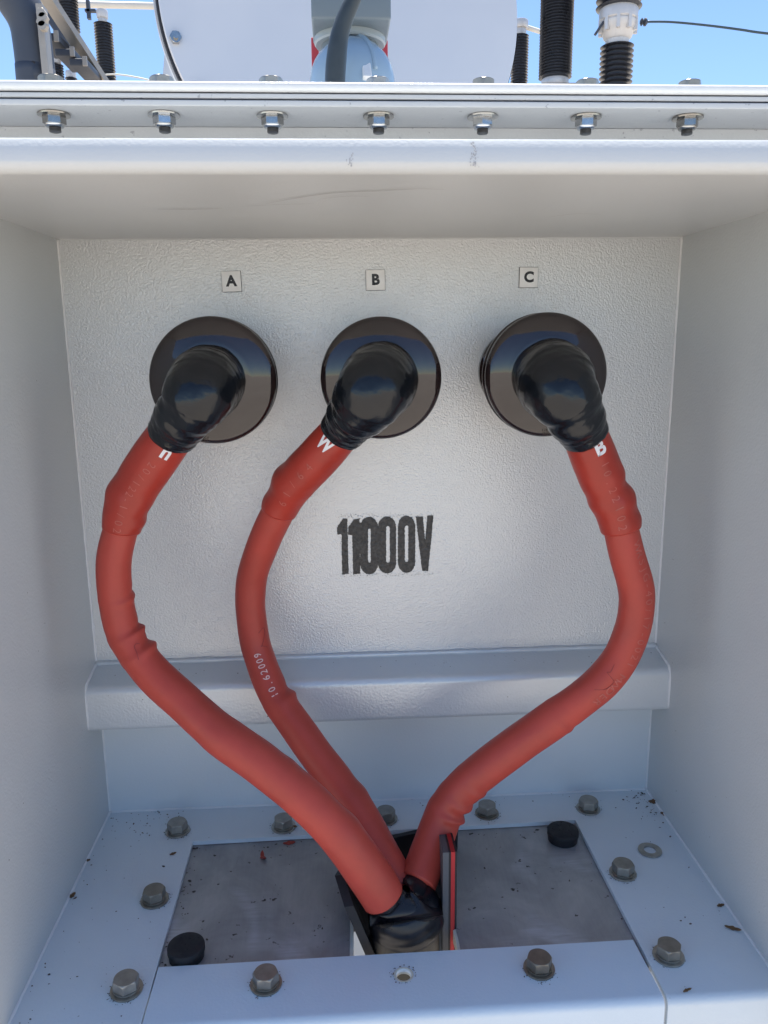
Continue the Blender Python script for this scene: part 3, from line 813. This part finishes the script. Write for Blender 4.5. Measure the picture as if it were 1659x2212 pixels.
def scribble(key, pts, w_=.00026):
    t, cp, cf, sp, sf, so_, bp = cab_paths[key]
    q = []
    for px, py in pts:
        u = cp.near(px, py); th = img_th(cp, u, px, py, cp.r[cp.idx(u)[0]]); q.append((*cp.at(u, th, .0002, cf), w_))
    bm = bmesh.new(); tube(bm, Path(catmull(q, 6)), 6, step=.001); obj('pen_mark', bm, 'pen_ink', t, smooth=True)
scribble('A', [(305, 1394), (294, 1391), (291, 1399), (298, 1414), (303, 1430)])
scribble('B', [(557, 1358), (568, 1350), (571, 1362), (565, 1385), (562, 1391)])
scribble('B', [(562, 1391), (570, 1392), (577, 1394)])
scribble('C', [(1331, 1430), (1322, 1448), (1313, 1450), (1326, 1462), (1327, 1472), (1312, 1484), (1288, 1486)])

# ------------------------------------------------------------------ breakout boot over the main cable
bt = thing('cable_breakout', 'glossy black three-way boot where the red cables leave the floor slot', 'cable boot')
ends = {k: (Vector(cab_paths[k][1].c[-1]), cab_paths[k][1].r[-1], cab_paths[k][1].t[-1]) for k in 'ABC'}
base = Vector((P(874, 1985, -.195).x, -.193, .008))
me = bpy.data.meshes.new('boot'); vsL, es, rad = [], [], []
def sv(p, r_): vsL.append(tuple(p)); rad.append(r_); return len(vsL) - 1
v0 = sv(base + Vector((0, -.003, -.014)), .0335); v1 = sv(base + Vector((0, 0, .003)), .0325); v2 = sv(base + Vector((-.002, .005, .012)), .027)
es += [(v0, v1), (v1, v2)]
for k in 'ABC':
    e, r_, t_ = ends[k]
    a = sv(e + t_ * .008, r_ * .93); b_ = sv(e - t_ * .006, r_ * .90)
    es += [(v2, a), (a, b_)]
me.from_pydata(vsL, es, []); o = bpy.data.objects.new('boot', me); col.objects.link(o)
sk = o.modifiers.new('skin', 'SKIN'); ss = o.modifiers.new('sub', 'SUBSURF'); ss.levels = ss.render_levels = 3
for i, dta in enumerate(me.skin_vertices[0].data):
    dta.radius = (rad[i], rad[i]); dta.use_root = (i == 0)
dg = bpy.context.evaluated_depsgraph_get(); me3 = bpy.data.meshes.new_from_object(o.evaluated_get(dg)); bpy.data.objects.remove(o)
bo = bpy.data.objects.new('boot', me3); col.objects.link(bo); bo.parent = bt; me3.materials.clear(); me3.materials.append(M['boot_black'])
for p in me3.polygons: p.use_smooth = True
# skirt rim and the main cable going down to the ground
ax = Vector((-.22, -.16, 1)).normalized(); qm = Matrix.Translation(base + Vector((0, -.002, .000))) @ ax.to_track_quat('Z', 'Y').to_matrix().to_4x4() @ Matrix.Rotation(.0, 4, 'X')
bm = bmesh.new(); lathe(bm, catmull([(.0325, -.012), (.0348, -.0118), (.0354, -.009), (.0350, -.004), (.0338, 0), (.0325, .008), (.028, .016)], 4), 64, qm); obj('boot_skirt', bm, 'boot_black', bt, auto=60)
bm = bmesh.new()
mp_ = [(*(base + Vector((0, -.002, -.006))), .0318), (*(base + Vector((0, -.004, -.06))), .0318), (*(base + Vector((.004, -.004, -.3))), .031), (base.x, base.y + .02, GZ - .05, .031)]
tube(bm, Path(catmull(mp_, 10)), 40, step=.01); obj('main_cable', bm, 'cable_black', bt, smooth=True)

# ------------------------------------------------------------------ split rubber sleeve round the slot
rs = thing('rubber_liner', 'black rubber liner standing up round the cable slot, red stripe on its cut right edge', 'rubber liner')
def wall(bm, plan, thick, ztop, zbot, lean=0, nz=6):
    """plan: list of (x,y); ztop list; thick outward to the left of travel"""
    n = len(plan); rows_i, rows_o = [], []
    for i, (x, y) in enumerate(plan):
        a = Vector(plan[max(0, i - 1)]); b_ = Vector(plan[min(n - 1, i + 1)]); d = (b_ - a).normalized(); nn = Vector((-d.y, d.x))
        ci, cov = [], []
        for k in range(nz + 1):
            f = k / nz; z = zbot + (ztop[i] - zbot) * f
            xx = x + lean[i] * (z - zbot) / .12
            ci.append(bm.verts.new((xx, y, z))); cov.append(bm.verts.new((xx + nn.x * thick, y + nn.y * thick, z)))
        rows_i.append(ci); rows_o.append(cov)
    for i in range(n - 1):
        for k in range(nz):
            bm.faces.new((rows_i[i][k], rows_i[i][k + 1], rows_i[i + 1][k + 1], rows_i[i + 1][k]))
            bm.faces.new((rows_o[i][k], rows_o[i + 1][k], rows_o[i + 1][k + 1], rows_o[i][k + 1]))
        bm.faces.new((rows_i[i][nz], rows_o[i][nz], rows_o[i + 1][nz], rows_i[i + 1][nz])); bm.faces.new((rows_i[i][0], rows_i[i + 1][0], rows_o[i + 1][0], rows_o[i][0]))
    for i in (0, n - 1):
        for k in range(nz): bm.faces.new((rows_i[i][k], rows_i[i][k + 1], rows_o[i][k + 1], rows_o[i][k]))
YE = -.205      # the cut ends
rt, rb = P(957, 1842, YE), P(956, 2040, YE)
lt, lb = P(742, 1882, -.185), P(800, 2062, -.215)
zb = -.09
def wallx(p_top, p_bot): return (p_top.x - p_bot.x) / (p_top.z - p_bot.z)
slr = wallx(rt, rb); xr0 = rb.x + slr * (zb - rb.z)
layers = [(0, .0052, 'rubber_grey', 'inner_layer'), (.0053, .0018, 'rubber_black', 'middle_layer'), (.0072, .0036, 'rubber_red', 'red_stripe'), (.0109, .0018, 'rubber_black', 'outer_layer')]
for off, th_, mat, nm in layers:
    bm = bmesh.new()
    plan = [(xr0 + off, YE + .0006 * (mat == 'rubber_black')), (xr0 + off + .001, -.17), (xr0 + off, -.13), (xr0 + off - .006, -.10 + off)]
    plan = plan[::-1]
    wall(bm, plan, th_, [.03, .055, .068, rt.z], zb, [slr * .12] * 4)
    obj(nm, bm, mat, rs)
# back wall, left wall
bm = bmesh.new()
bxl = P(760, 1850, -.092).x; bxr = P(985, 1815, -.085).x
tz = P(890, 1806, -.085).z
wall(bm, [(bxr, -.092), (P(930, 1800, -.085).x, -.084), (P(880, 1810, -.085).x, -.083), (bxl + .03, -.086), (bxl, -.10)], -.006, [tz + .008, tz + .006, tz, tz - .004, tz - .006], zb, [0] * 5)
obj('back_layer', bm, 'rubber_black', rs)
bm = bmesh.new()
sll = wallx(lt, lb); xl0 = lb.x + sll * (zb - lb.z)
wall(bm, [(xl0 - .002, -.105), (xl0 - .001, -.14), (xl0, -.19), (xl0 + .004, -.216)], -.008, [.012, .022, lt.z, lt.z - .012], zb, [sll * .12] * 4)
obj('left_layer', bm, 'rubber_black', rs)

# ------------------------------------------------------------------ plugs, loose washer, debris
def plug(px, py, w_, label, rz):
    p = Pz(px, py, .004); R_ = px2m(p, w_) / 2
    t = thing('rubber_plug', label, 'plug', (p.x, p.y, GPZ), group='black rubber plugs on the gland plate'); t.rotation_euler.z = rz
    bm = bmesh.new(); lathe(bm, [(R_ * .93, .0002), (R_ * .96, .006), (R_ * 1.0, .0068), (R_ * 1.0, .0105), (R_ * .975, .0118), (R_ * .9, .0124), (R_ * .5, .0126), (.0005, .0127)], 56); obj('plug_cap', bm, 'cap_rubber', t, auto=40)
    bm = bmesh.new()
    for k in range(9):
        a = k * 2.4; rr = R_ * .8 * math.sqrt(k / 9); lathe(bm, [(.0007, .0126), (.0006, .0131), (.0002, .0133)], 8, Matrix.Translation((rr * math.cos(a), rr * math.sin(a), 0)))
    obj('moulded_pip', bm, 'cap_rubber', t)
plug(402, 2047, 80, 'round black rubber plug in the near left corner of the bare plate', .3)
plug(1216, 1797, 67, 'round black rubber plug in the far right corner of the bare plate', 1.1)
p = Pz(1404, 1837, .001)
bm = bmesh.new(); lathe(bm, [(.0062, .0003), (.0118, .0003), (.0120, .0008), (.0118, .0019), (.0063, .0020), (.0062, .0003)], 56, cap=False)
lw = obj('loose_washer', bm, 'washer_steel', loc=(p.x, p.y, 0), auto=40); tag(lw, 'loose steel washer lying flat on the right side of the floor frame', 'washer')
def leaf(px, py, z, ln, wd, rot, label, mat='leaf_brown', curl=.25, name='leaf_scrap', cat='leaf scrap', group=None):
    p = Pz(px, py, z); bm = bmesh.new(); n = 8; up, dn = [], []
    for side, L_ in ((1, up), (-1, dn)):
        pass
    L1, L2, L3, L4 = [], [], [], []
    for i in range(n + 1):
        f = i / n; x = (f - .5) * ln; hw = wd / 2 * math.sin(PI * min(1, max(0.04, f))) ** .7 * (1 + .25 * math.sin(i * 2.1))
        zc = curl * ln * (f - .5) ** 2 * 2 + .0006; yo = .12 * ln * math.sin(f * 3)
        L1.append(bm.verts.new((x, yo + hw, zc + hw * .3))); L2.append(bm.verts.new((x, yo - hw, zc)))
        L3.append(bm.verts.new((x, yo + hw, zc + hw * .3 - .0004))); L4.append(bm.verts.new((x, yo - hw, zc - .0004)))
    for i in range(n):
        bm.faces.new((L1[i], L1[i + 1], L2[i + 1], L2[i])); bm.faces.new((L3[i], L4[i], L4[i + 1], L3[i + 1]))
        bm.faces.new((L1[i], L3[i], L3[i + 1], L1[i + 1])); bm.faces.new((L2[i], L2[i + 1], L4[i + 1], L4[i]))
    bm.faces.new((L1[0], L2[0], L4[0], L3[0])); bm.faces.new((L1[n], L3[n], L4[n], L2[n]))
    o = obj(name, bm, mat, loc=(p.x, p.y, z)); o.rotation_euler.z = rot; tag(o, label, cat, group); return o
leaf(158, 1936, .0004, .0085, .004, 1.3, 'olive brown leaf scrap against the foot of the left side wall')
leaf(190, 1860, .0004, .005, .003, .4, 'tiny orange brown scrap at the foot of the left wall, behind the larger one')
leaf(374, 1846, .0004, .0072, .0030, .5, 'curled orange brown leaf scrap beside the left edge of the bare plate')
leaf(625, 1790, .0004, .018, .005, -.05, 'flat brown leaf caught beside a bolt at the back of the floor')
leaf(1583, 2009, .0004, .014, .004, -.5, 'folded brown leaf scrap by the right wall, nearest front')
leaf(1557, 1958, .0004, .008, .0032, .2, 'small brown leaf scrap by the right wall, left of the folded one')
leaf(1485, 2142, .0004, .009, .0022, .35, 'thin brown sliver near the front fold at the right')
leaf(1412, 1734, .0004, .010, .007, -.3, 'dark brown crumb in the far right corner of the floor', curl=.1)
leaf(1437, 1762, .0004, .012, .006, -1.0, 'dark brown crumb along the right wall just in front of the corner', curl=.1)
leaf(625, 1824, GPZ, .0135, .005, .1, 'small red scrap of cable sheath lying flat near the back edge of the bare plate', 'red_scrap', name='sheath_scrap', cat='scrap')
leaf(571, 1853, GPZ, .014, .005, 1.9, 'curled red scrap of cable sheath standing on the bare plate, left of the flat one', 'red_scrap', .6, name='sheath_scrap', cat='scrap')

# ------------------------------------------------------------------ transformer behind, with the silver conservator drum
tr = thing('transformer', 'transformer tank with a big silver drum end cover behind the box', 'transformer', (0, 0, GZ))
bm = bmesh.new(); box(bm, -.9, .9, .13, 2.2, 0, 1.60); obj('tank', bm, 'tank_paint', tr, bevel=.01)
YC = 1.05
dc = P(753, 12, YC)
Rd = px2m(dc, 399)
rotd = Matrix.Rotation(math.radians(13), 4, 'Z') @ Matrix.Rotation(PI / 2, 4, 'X')
mtd = Matrix.Translation(dc - Vector((0, 0, GZ))) @ rotd
def dpart(name, prof, mat, n=160, auto=35, parent=tr):
    bm = bmesh.new(); lathe(bm, prof, n, mtd); return obj(name, bm, mat, parent, auto=auto)
drum = dpart('conservator_drum', [(Rd * .93, -1.3), (Rd * .93, -.041)], 'tank_paint')
dpart('drum_flange', [(Rd * .90, -.040), (Rd * 1.022, -.040), (Rd * 1.022, -.024), (Rd * .90, -.024)], 'cap_metal', parent=drum)
dpart('drum_gasket', [(Rd * .90, -.0238), (Rd * 1.012, -.0238), (Rd * 1.012, -.0105), (Rd * .90, -.0105)], 'gasket', parent=drum)
dpart('end_cover', [(Rd * .5, -.010), (Rd * .995, -.010), (Rd * 1.0, -.008), (Rd * 1.0, -.001), (Rd * .995, .001), (Rd * .5, .001)], 'drum_alu', parent=drum)
for k in range(9):
    a = math.radians(115 + 15.6 * (k + .10))
    bm = bmesh.new(); hexprism(bm, .021, .0012, .013, .002)
    for v_ in bm.verts: v_.co = mtd @ (v_.co + Vector((Rd * .955 * math.cos(a), Rd * .955 * math.sin(a), 0)))
    lathe(bm, [(.0055, .013), (.0055, .020)], 16, mtd @ Matrix.Translation((Rd * .955 * math.cos(a), Rd * .955 * math.sin(a), 0)))
    obj('cover_bolt', bm, 'nut_zinc', drum, auto=28)
    bm = bmesh.new(); hexprism(bm, .021, -.052, -.0402, 0)
    for v_ in bm.verts: v_.co = mtd @ (v_.co + Vector((Rd * .955 * math.cos(a), Rd * .955 * math.sin(a), 0)))
    obj('cover_bolt_head', bm, 'cap_metal', drum, auto=28)
for sx in (-.3, .25):   # drum saddles down to the tank
    bm = bmesh.new(); box(bm, sx - .02, sx + .02, YC + .35, YC + .85, 1.60, dc.z - GZ - Rd * .85); obj('drum_saddle', bm, 'tank_paint', tr)

# relief valve in front of the drum
YV = .62
vt = thing('domed_valve', 'grey flanged valve with a pale domed body and red side levers, before the silver drum', 'valve', (0, 0, 0))
vc = P(760, 165, YV); Rv = px2m(vc, 90)
bm = bmesh.new()
lathe(bm, [(Rv * .97, -.10), (Rv, -.02)] + [(Rv * math.cos(PI / 2 * k / 14), Rv * .98 * math.sin(PI / 2 * k / 14)) for k in range(15)][:-1] + [(.001, Rv * .98)], 64, Matrix.Translation(vc + Vector((0, -.03, -.020)))); obj('dome', bm, 'dome_paint', vt, smooth=True)
bm = bmesh.new()   # raised meridian rib on the dome
rib = []
for k in range(15):
    a = PI * .02 + PI * .48 * k / 14; rib.append((vc.x + .50 * Rv * math.cos(a), vc.y - .03 - Rv * .868 * math.cos(a), vc.z - .020 + Rv * .98 * math.sin(a), .004))
tube(bm, Path(rib), 10, step=.004); obj('dome_rib', bm, 'dome_paint', vt, smooth=True)
def vlathe(name, y0, y1, w_, mat, prof=None, n=64):
    r_ = px2m(P(757, y0, YV), w_ / 2); a, b_ = P(757, y0, YV - r_), P(757, y1, YV - r_)
    bm = bmesh.new(); zc = [(r_ * .96, b_.z), (r_, b_.z + .003), (r_, a.z - .003), (r_ * .96, a.z)]
    lathe(bm, zc, n, Matrix.Translation((a.x, YV, 0))); return obj(name, bm, mat, vt, auto=35)
vlathe('neck', 55, 130, 124, 'valve_paint')
vlathe('collar', 50, 72, 154, 'collar_paint')
vlathe('collar', 40, 48, 146, 'collar_paint')
a, b_ = P(670, -60, YV - .085), P(845, 42, YV - .085)
bm = bmesh.new(); box(bm, a.x, b_.x, YV - .085, YV + .03, b_.z, a.z); obj('body', bm, 'valve_paint', vt, bevel=.004)
bm = bmesh.new(); box(bm, a.x - .004, a.x + .020, YV - .0895, YV - .070, P(0, 20, YV).z, a.z + .001); obj('body_bracket', bm, 'tank_paint', vt)
for x0, x1, y0 in ((672, 690, 82), (822, 838, 88)):
    p0, p1 = P(x0, y0, YV + .09), P(x1, 170, YV + .09)
    bm = bmesh.new(); box(bm, p0.x, p1.x, YV + .085, YV + .12, p1.z - .1, p0.z); obj('lever', bm, 'red_lever', vt, bevel=.002)
p0 = P(790, 128, vc.y - .03 - Rv * .80)
bm = bmesh.new(); obox(bm, Vector((p0.x, p0.y - .004, p0.z - .012)), .014, .012, .045, Euler((-.45, 0, .15)).to_matrix()); obj('sight_tab', bm, 'bright_tab', vt, bevel=.002)
# black hose
hp_ = [(P(775, -25, .44), 15), (P(760, 5, .44), 17), (P(745, 40, .44), 18.5), (P(733, 80, .44), 20), (P(727, 125, .44), 22), (P(724, 175, .44), 22), (P(724, 260, .44), 22)]
bm = bmesh.new(); tube(bm, Path(catmull([(*p, px2m(p, r_)) for p, r_ in hp_], 8)), 28, step=.006)
tag(obj('hose', bm, 'hose_black', smooth=True), 'black hose curving down in front of the grey domed valve', 'hose')

# ------------------------------------------------------------------ switchyard: insulators and steelwork
def insulator(px, Y, py0, py1, w_, pitch, label, caps=(), z_to_ground=True, ratio=.72, group='dark ribbed insulator columns'):
    """ribbed column between two picture heights; caps: (py0, py1, width)"""
    c = P(px, (py0 + py1) / 2, Y); R_ = px2m(c, w_) / 2
    t = thing('insulator', label, 'insulator', (c.x, Y, GZ), group=group)
    def zz(py): return P(px, py, Y).z - GZ
    z1, z0 = zz(py0), zz(py1)
    n = max(3, int(round((py1 - py0) / pitch))); prof = []
    dz = (z1 - z0) / n
    for k in range(n):
        z = z0 + k * dz; prof += [(R_ * ratio, z), (R_ * ratio, z + dz * .42), (R_ * .97, z + dz * .50), (R_, z + dz * .58), (R_ * .96, z + dz * .68), (R_ * (ratio + .05), z + dz * .95)]
    bm = bmesh.new(); lathe(bm, prof, 36); obj('ribbed_column', bm, 'porcelain', t, auto=50)
    for a, b_, cw in caps:
        bm = bmesh.new(); r_ = px2m(c, cw) / 2; lathe(bm, [(r_ * .92, zz(b_)), (r_, zz(b_) + .01), (r_, zz(a) - .01), (r_ * .92, zz(a))], 32); obj('metal_cap', bm, 'cap_metal', t, auto=35)
    return t, zz, R_, c
def pedestal(t, x_m, ztop, w_=.12):
    bm = bmesh.new(); box(bm, -w_ / 2, w_ / 2, -w_ / 2, w_ / 2, 0, ztop); obj('pedestal', bm, 'galvanised', t)
YI = 5.0
t, zz, R_, c = insulator(228, YI, 50, 200, 39, 6.2, 'dark ribbed insulator with a pale clamped cap, between the slanting beam and the silver drum', caps=((22, 40, 24), (39, 50, 19)))
pedestal(t, 0, zz(200))
bm = bmesh.new(); obox(bm, Vector((-px2m(c, 24), 0, zz(24))), px2m(c, 22), .03, px2m(c, 5)); obox(bm, Vector((-px2m(c, 28), 0, zz(22))), .02, .03, px2m(c, 36)); obj('top_clamp', bm, 'dark_steel', t)
t, zz, R_, c = insulator(145, YI - .4, -90, 71, 43, 6.4, 'thick dark ribbed insulator at upper left standing on the slanting beam', caps=((70, 84, 27),))
t, zz, R_, c = insulator(1204, 4.2, -160, 172, 72, 6.6, 'tall wide black ribbed insulator column right of the silver drum', caps=((170, 190, 60),), ratio=.80)
pedestal(t, 0, zz(190), .2)
t, zz, R_, c = insulator(1122, 4.9, 76, 210, 38, 6.0, 'dark insulator with a white head half hidden by the right edge of the silver drum', caps=((44, 62, 34), (61, 77, 26)))
pedestal(t, 0, zz(210))
bm = bmesh.new(); rod(bm, Vector((0, 0, zz(55))), Vector((px2m(c, 50), .1, zz(55))), px2m(c, 5)); obj('busbar_stub', bm, 'aged_white', t, smooth=True)
# two-stage insulator with the white joint and its wire
t, zz, R_, c = insulator(1330, 4.0, 97, 230, 71, 11.2, 'two-stage black insulator with a white flanged joint and a wire leading right', ratio=.66)
pedestal(t, 0, zz(230), .2)
n0, z1, z0 = 0, zz(-140), zz(26); R2 = px2m(c, 48)
prof = []
for k in range(10):
    dz = (z1 - z0) / 10; z = z0 + k * dz; prof += [(R2 * .7, z), (R2 * .8, z + dz * .35), (R2 * .97, z + dz * .42), (R2, z + dz * .55), (R2 * .95, z + dz * .7), (R2 * .72, z + dz * .95)]
bm = bmesh.new(); lathe(bm, prof, 40); obj('ribbed_column', bm, 'porcelain', t, auto=50)
k1 = lambda n_: px2m(c, n_)
bm = bmesh.new(); lathe(bm, [(k1(24), zz(97)), (k1(25), zz(88)), (k1(30), zz(82)), (k1(35), zz(66)), (k1(38), zz(62)), (k1(39), zz(50)), (k1(37), zz(47)), (k1(40), zz(44)), (k1(41), zz(24)), (k1(36), zz(14))], 48); ho = obj('white_joint', bm, 'cap_metal', t, auto=35)
for k in range(10):
    a = 2 * PI * k / 10
    bm = bmesh.new(); obox(bm, Vector((k1(38) * math.cos(a), k1(38) * math.sin(a), zz(58))), k1(7), k1(7), k1(26), Euler((0, .0, a)).to_matrix()); obj('joint_lug', bm, 'cap_metal', ho)
bm = bmesh.new(); obox(bm, Vector((-k1(44), -.03, zz(66))), k1(5), .02, k1(30), Euler((0, .6, 0)).to_matrix()); obj('joint_handle', bm, 'dark_steel', ho)
bm = bmesh.new(); lathe(bm, [(k1(4), 0), (k1(8), k1(3)), (k1(4), k1(6)), (k1(8), k1(9)), (k1(8), k1(12)), (k1(3), k1(16))], 20, Matrix.Translation((k1(48), 0, zz(47))) @ Matrix.Rotation(PI / 2, 4, 'Y')); obj('wire_terminal', bm, 'dark_steel', ho, auto=40)
wp = [(P(1393, 47, 4.0), 2.4), (P(1450, 47.5, 4.0), 2.4), (P(1530, 55, 4.0), 2.5), (P(1600, 64, 4.0), 2.6), (P(1665, 73, 4.0), 2.7), (P(1900, 96, 4.05), 2.8)]
bm = bmesh.new(); tube(bm, Path(catmull([(*p, px2m(p, r_)) for p, r_ in wp], 8)), 10, step=.03)
tag(obj('overhead_wire', bm, 'wire', smooth=True), 'dark wire running right from the white insulator joint across the sky', 'wire')
# steel gantry at left
gt = thing('steel_gantry', 'dark bent pipe post at upper left with slanting galvanised beam and brackets', 'gantry', (0, 0, 0))
YG = 3.2
pp = [(P(-70, -75, YG), 45), (P(5, -40, YG), 45), (P(40, 5, YG), 44), (P(62, 50, YG), 41), (P(71, 100, YG), 40), (P(80, 180, YG), 40), (P(86, 260, YG), 40)]
q = [(*p, px2m(p, r_)) for p, r_ in pp]; q.append((q[-1][0], YG, GZ, q[-1][3]))
bm = bmesh.new(); tube(bm, Path(catmull(q, 10)), 36, step=.03); obj('pipe_post', bm, 'dark_steel', gt, smooth=True)
def beam(name, pa, pb, Ya, Yb, w_, d_, mat, face_px=0):
    a, b_ = P(*pa, Ya), P(*pb, Yb); d = b_ - a
    rot = d.to_track_quat('X', 'Z').to_matrix(); bm = bmesh.new()
    L_ = d.length
    # angle section: a front leg and a top leg
    for cx, sy, sz, oy, oz in ((L_ / 2, .008, w_, 0, 0), (L_ / 2, d_, .008, d_ / 2 + .006, w_ / 2 - .004)):
        vs = box(bm, 0, L_, oy - sy / 2, oy + sy / 2, oz - sz / 2, oz + sz / 2)
        for v_ in vs: v_.co = a + rot @ v_.co
    return obj(name, bm, mat, gt)
s_ = px2m(P(160, 80, 3.6), 1)
beam('slanting_beam', (108, -14), (240, 190), 3.4, 3.7, 13 * s_, .08, 'galvanised')
beam('slanting_beam', (98, 12), (232, 215), 3.75, 3.95, 34 * s_, .08, 'dark_steel')
beam('upright_angle', (84, 8), (106, 240), 3.1, 3.1, 12 * s_, .06, 'galvanised')
for x, y, w1, h1 in ((122, 100, 46, 16), (158, 132, 40, 14), (186, 152, 36, 14)):
    p = P(x, y, 3.55); bm = bmesh.new(); obox(bm, p, px2m(p, w1), .25, px2m(p, h1)); obj('cross_bracket', bm, 'dark_steel', gt, bevel=.005)
    bm = bmesh.new(); obox(bm, p + Vector((px2m(p, w1 * .42), -.135, -.0)), px2m(p, 9), .012, px2m(p, h1 * 1.3)); obj('bracket_plate', bm, 'galvanised', gt)
for x, y in ((93, 32), (97, 42), (93, 52), (96, 60)):
    p = P(x, y, 3.05); bm = bmesh.new(); hexprism(bm, .035, 0, .03, .004)
    for v_ in bm.verts: v_.co = p + Matrix.Rotation(PI / 2, 3, 'X') @ v_.co
    obj('gantry_bolt', bm, 'galvanised', gt, auto=28)
t, zz, R_, c = insulator(124, 3.9, 139, 215, 31, 5.8, 'small dark insulator with a square white cap under the left brackets', caps=((120, 138, 24),)); pedestal(t, 0, zz(215))
t, zz, R_, c = insulator(156, 4.1, 168, 230, 26, 5.8, 'lowest small insulator with a white cap, just above the flange at left', caps=((154, 169, 22),)); pedestal(t, 0, zz(230))
# tubular busbar
bm = bmesh.new(); a, b_ = P(-40, 4, 6.5), P(420, 15, 6.5); rod(bm, a, b_, px2m(a, 7), 20)
bb = obj('tubular_busbar', bm, 'aged_white', smooth=True); tag(bb, 'white horizontal tubular busbar crossing behind the upper left insulators', 'busbar')
wl = [(P(200, 172, 4.6), 1.6), (P(225, 162, 4.6), 1.6), (P(255, 161, 4.6), 1.6), (P(290, 166, 4.6), 1.6), (P(330, 175, 4.6), 1.6), (P(420, 200, 4.6), 1.6)]
bm = bmesh.new(); tube(bm, Path(catmull([(*p, px2m(p, r_)) for p, r_ in wl], 8)), 8, step=.03)
tag(obj('earth_wire', bm, 'aged_white', smooth=True), 'thin pale wire looping low above the flange at left', 'wire')
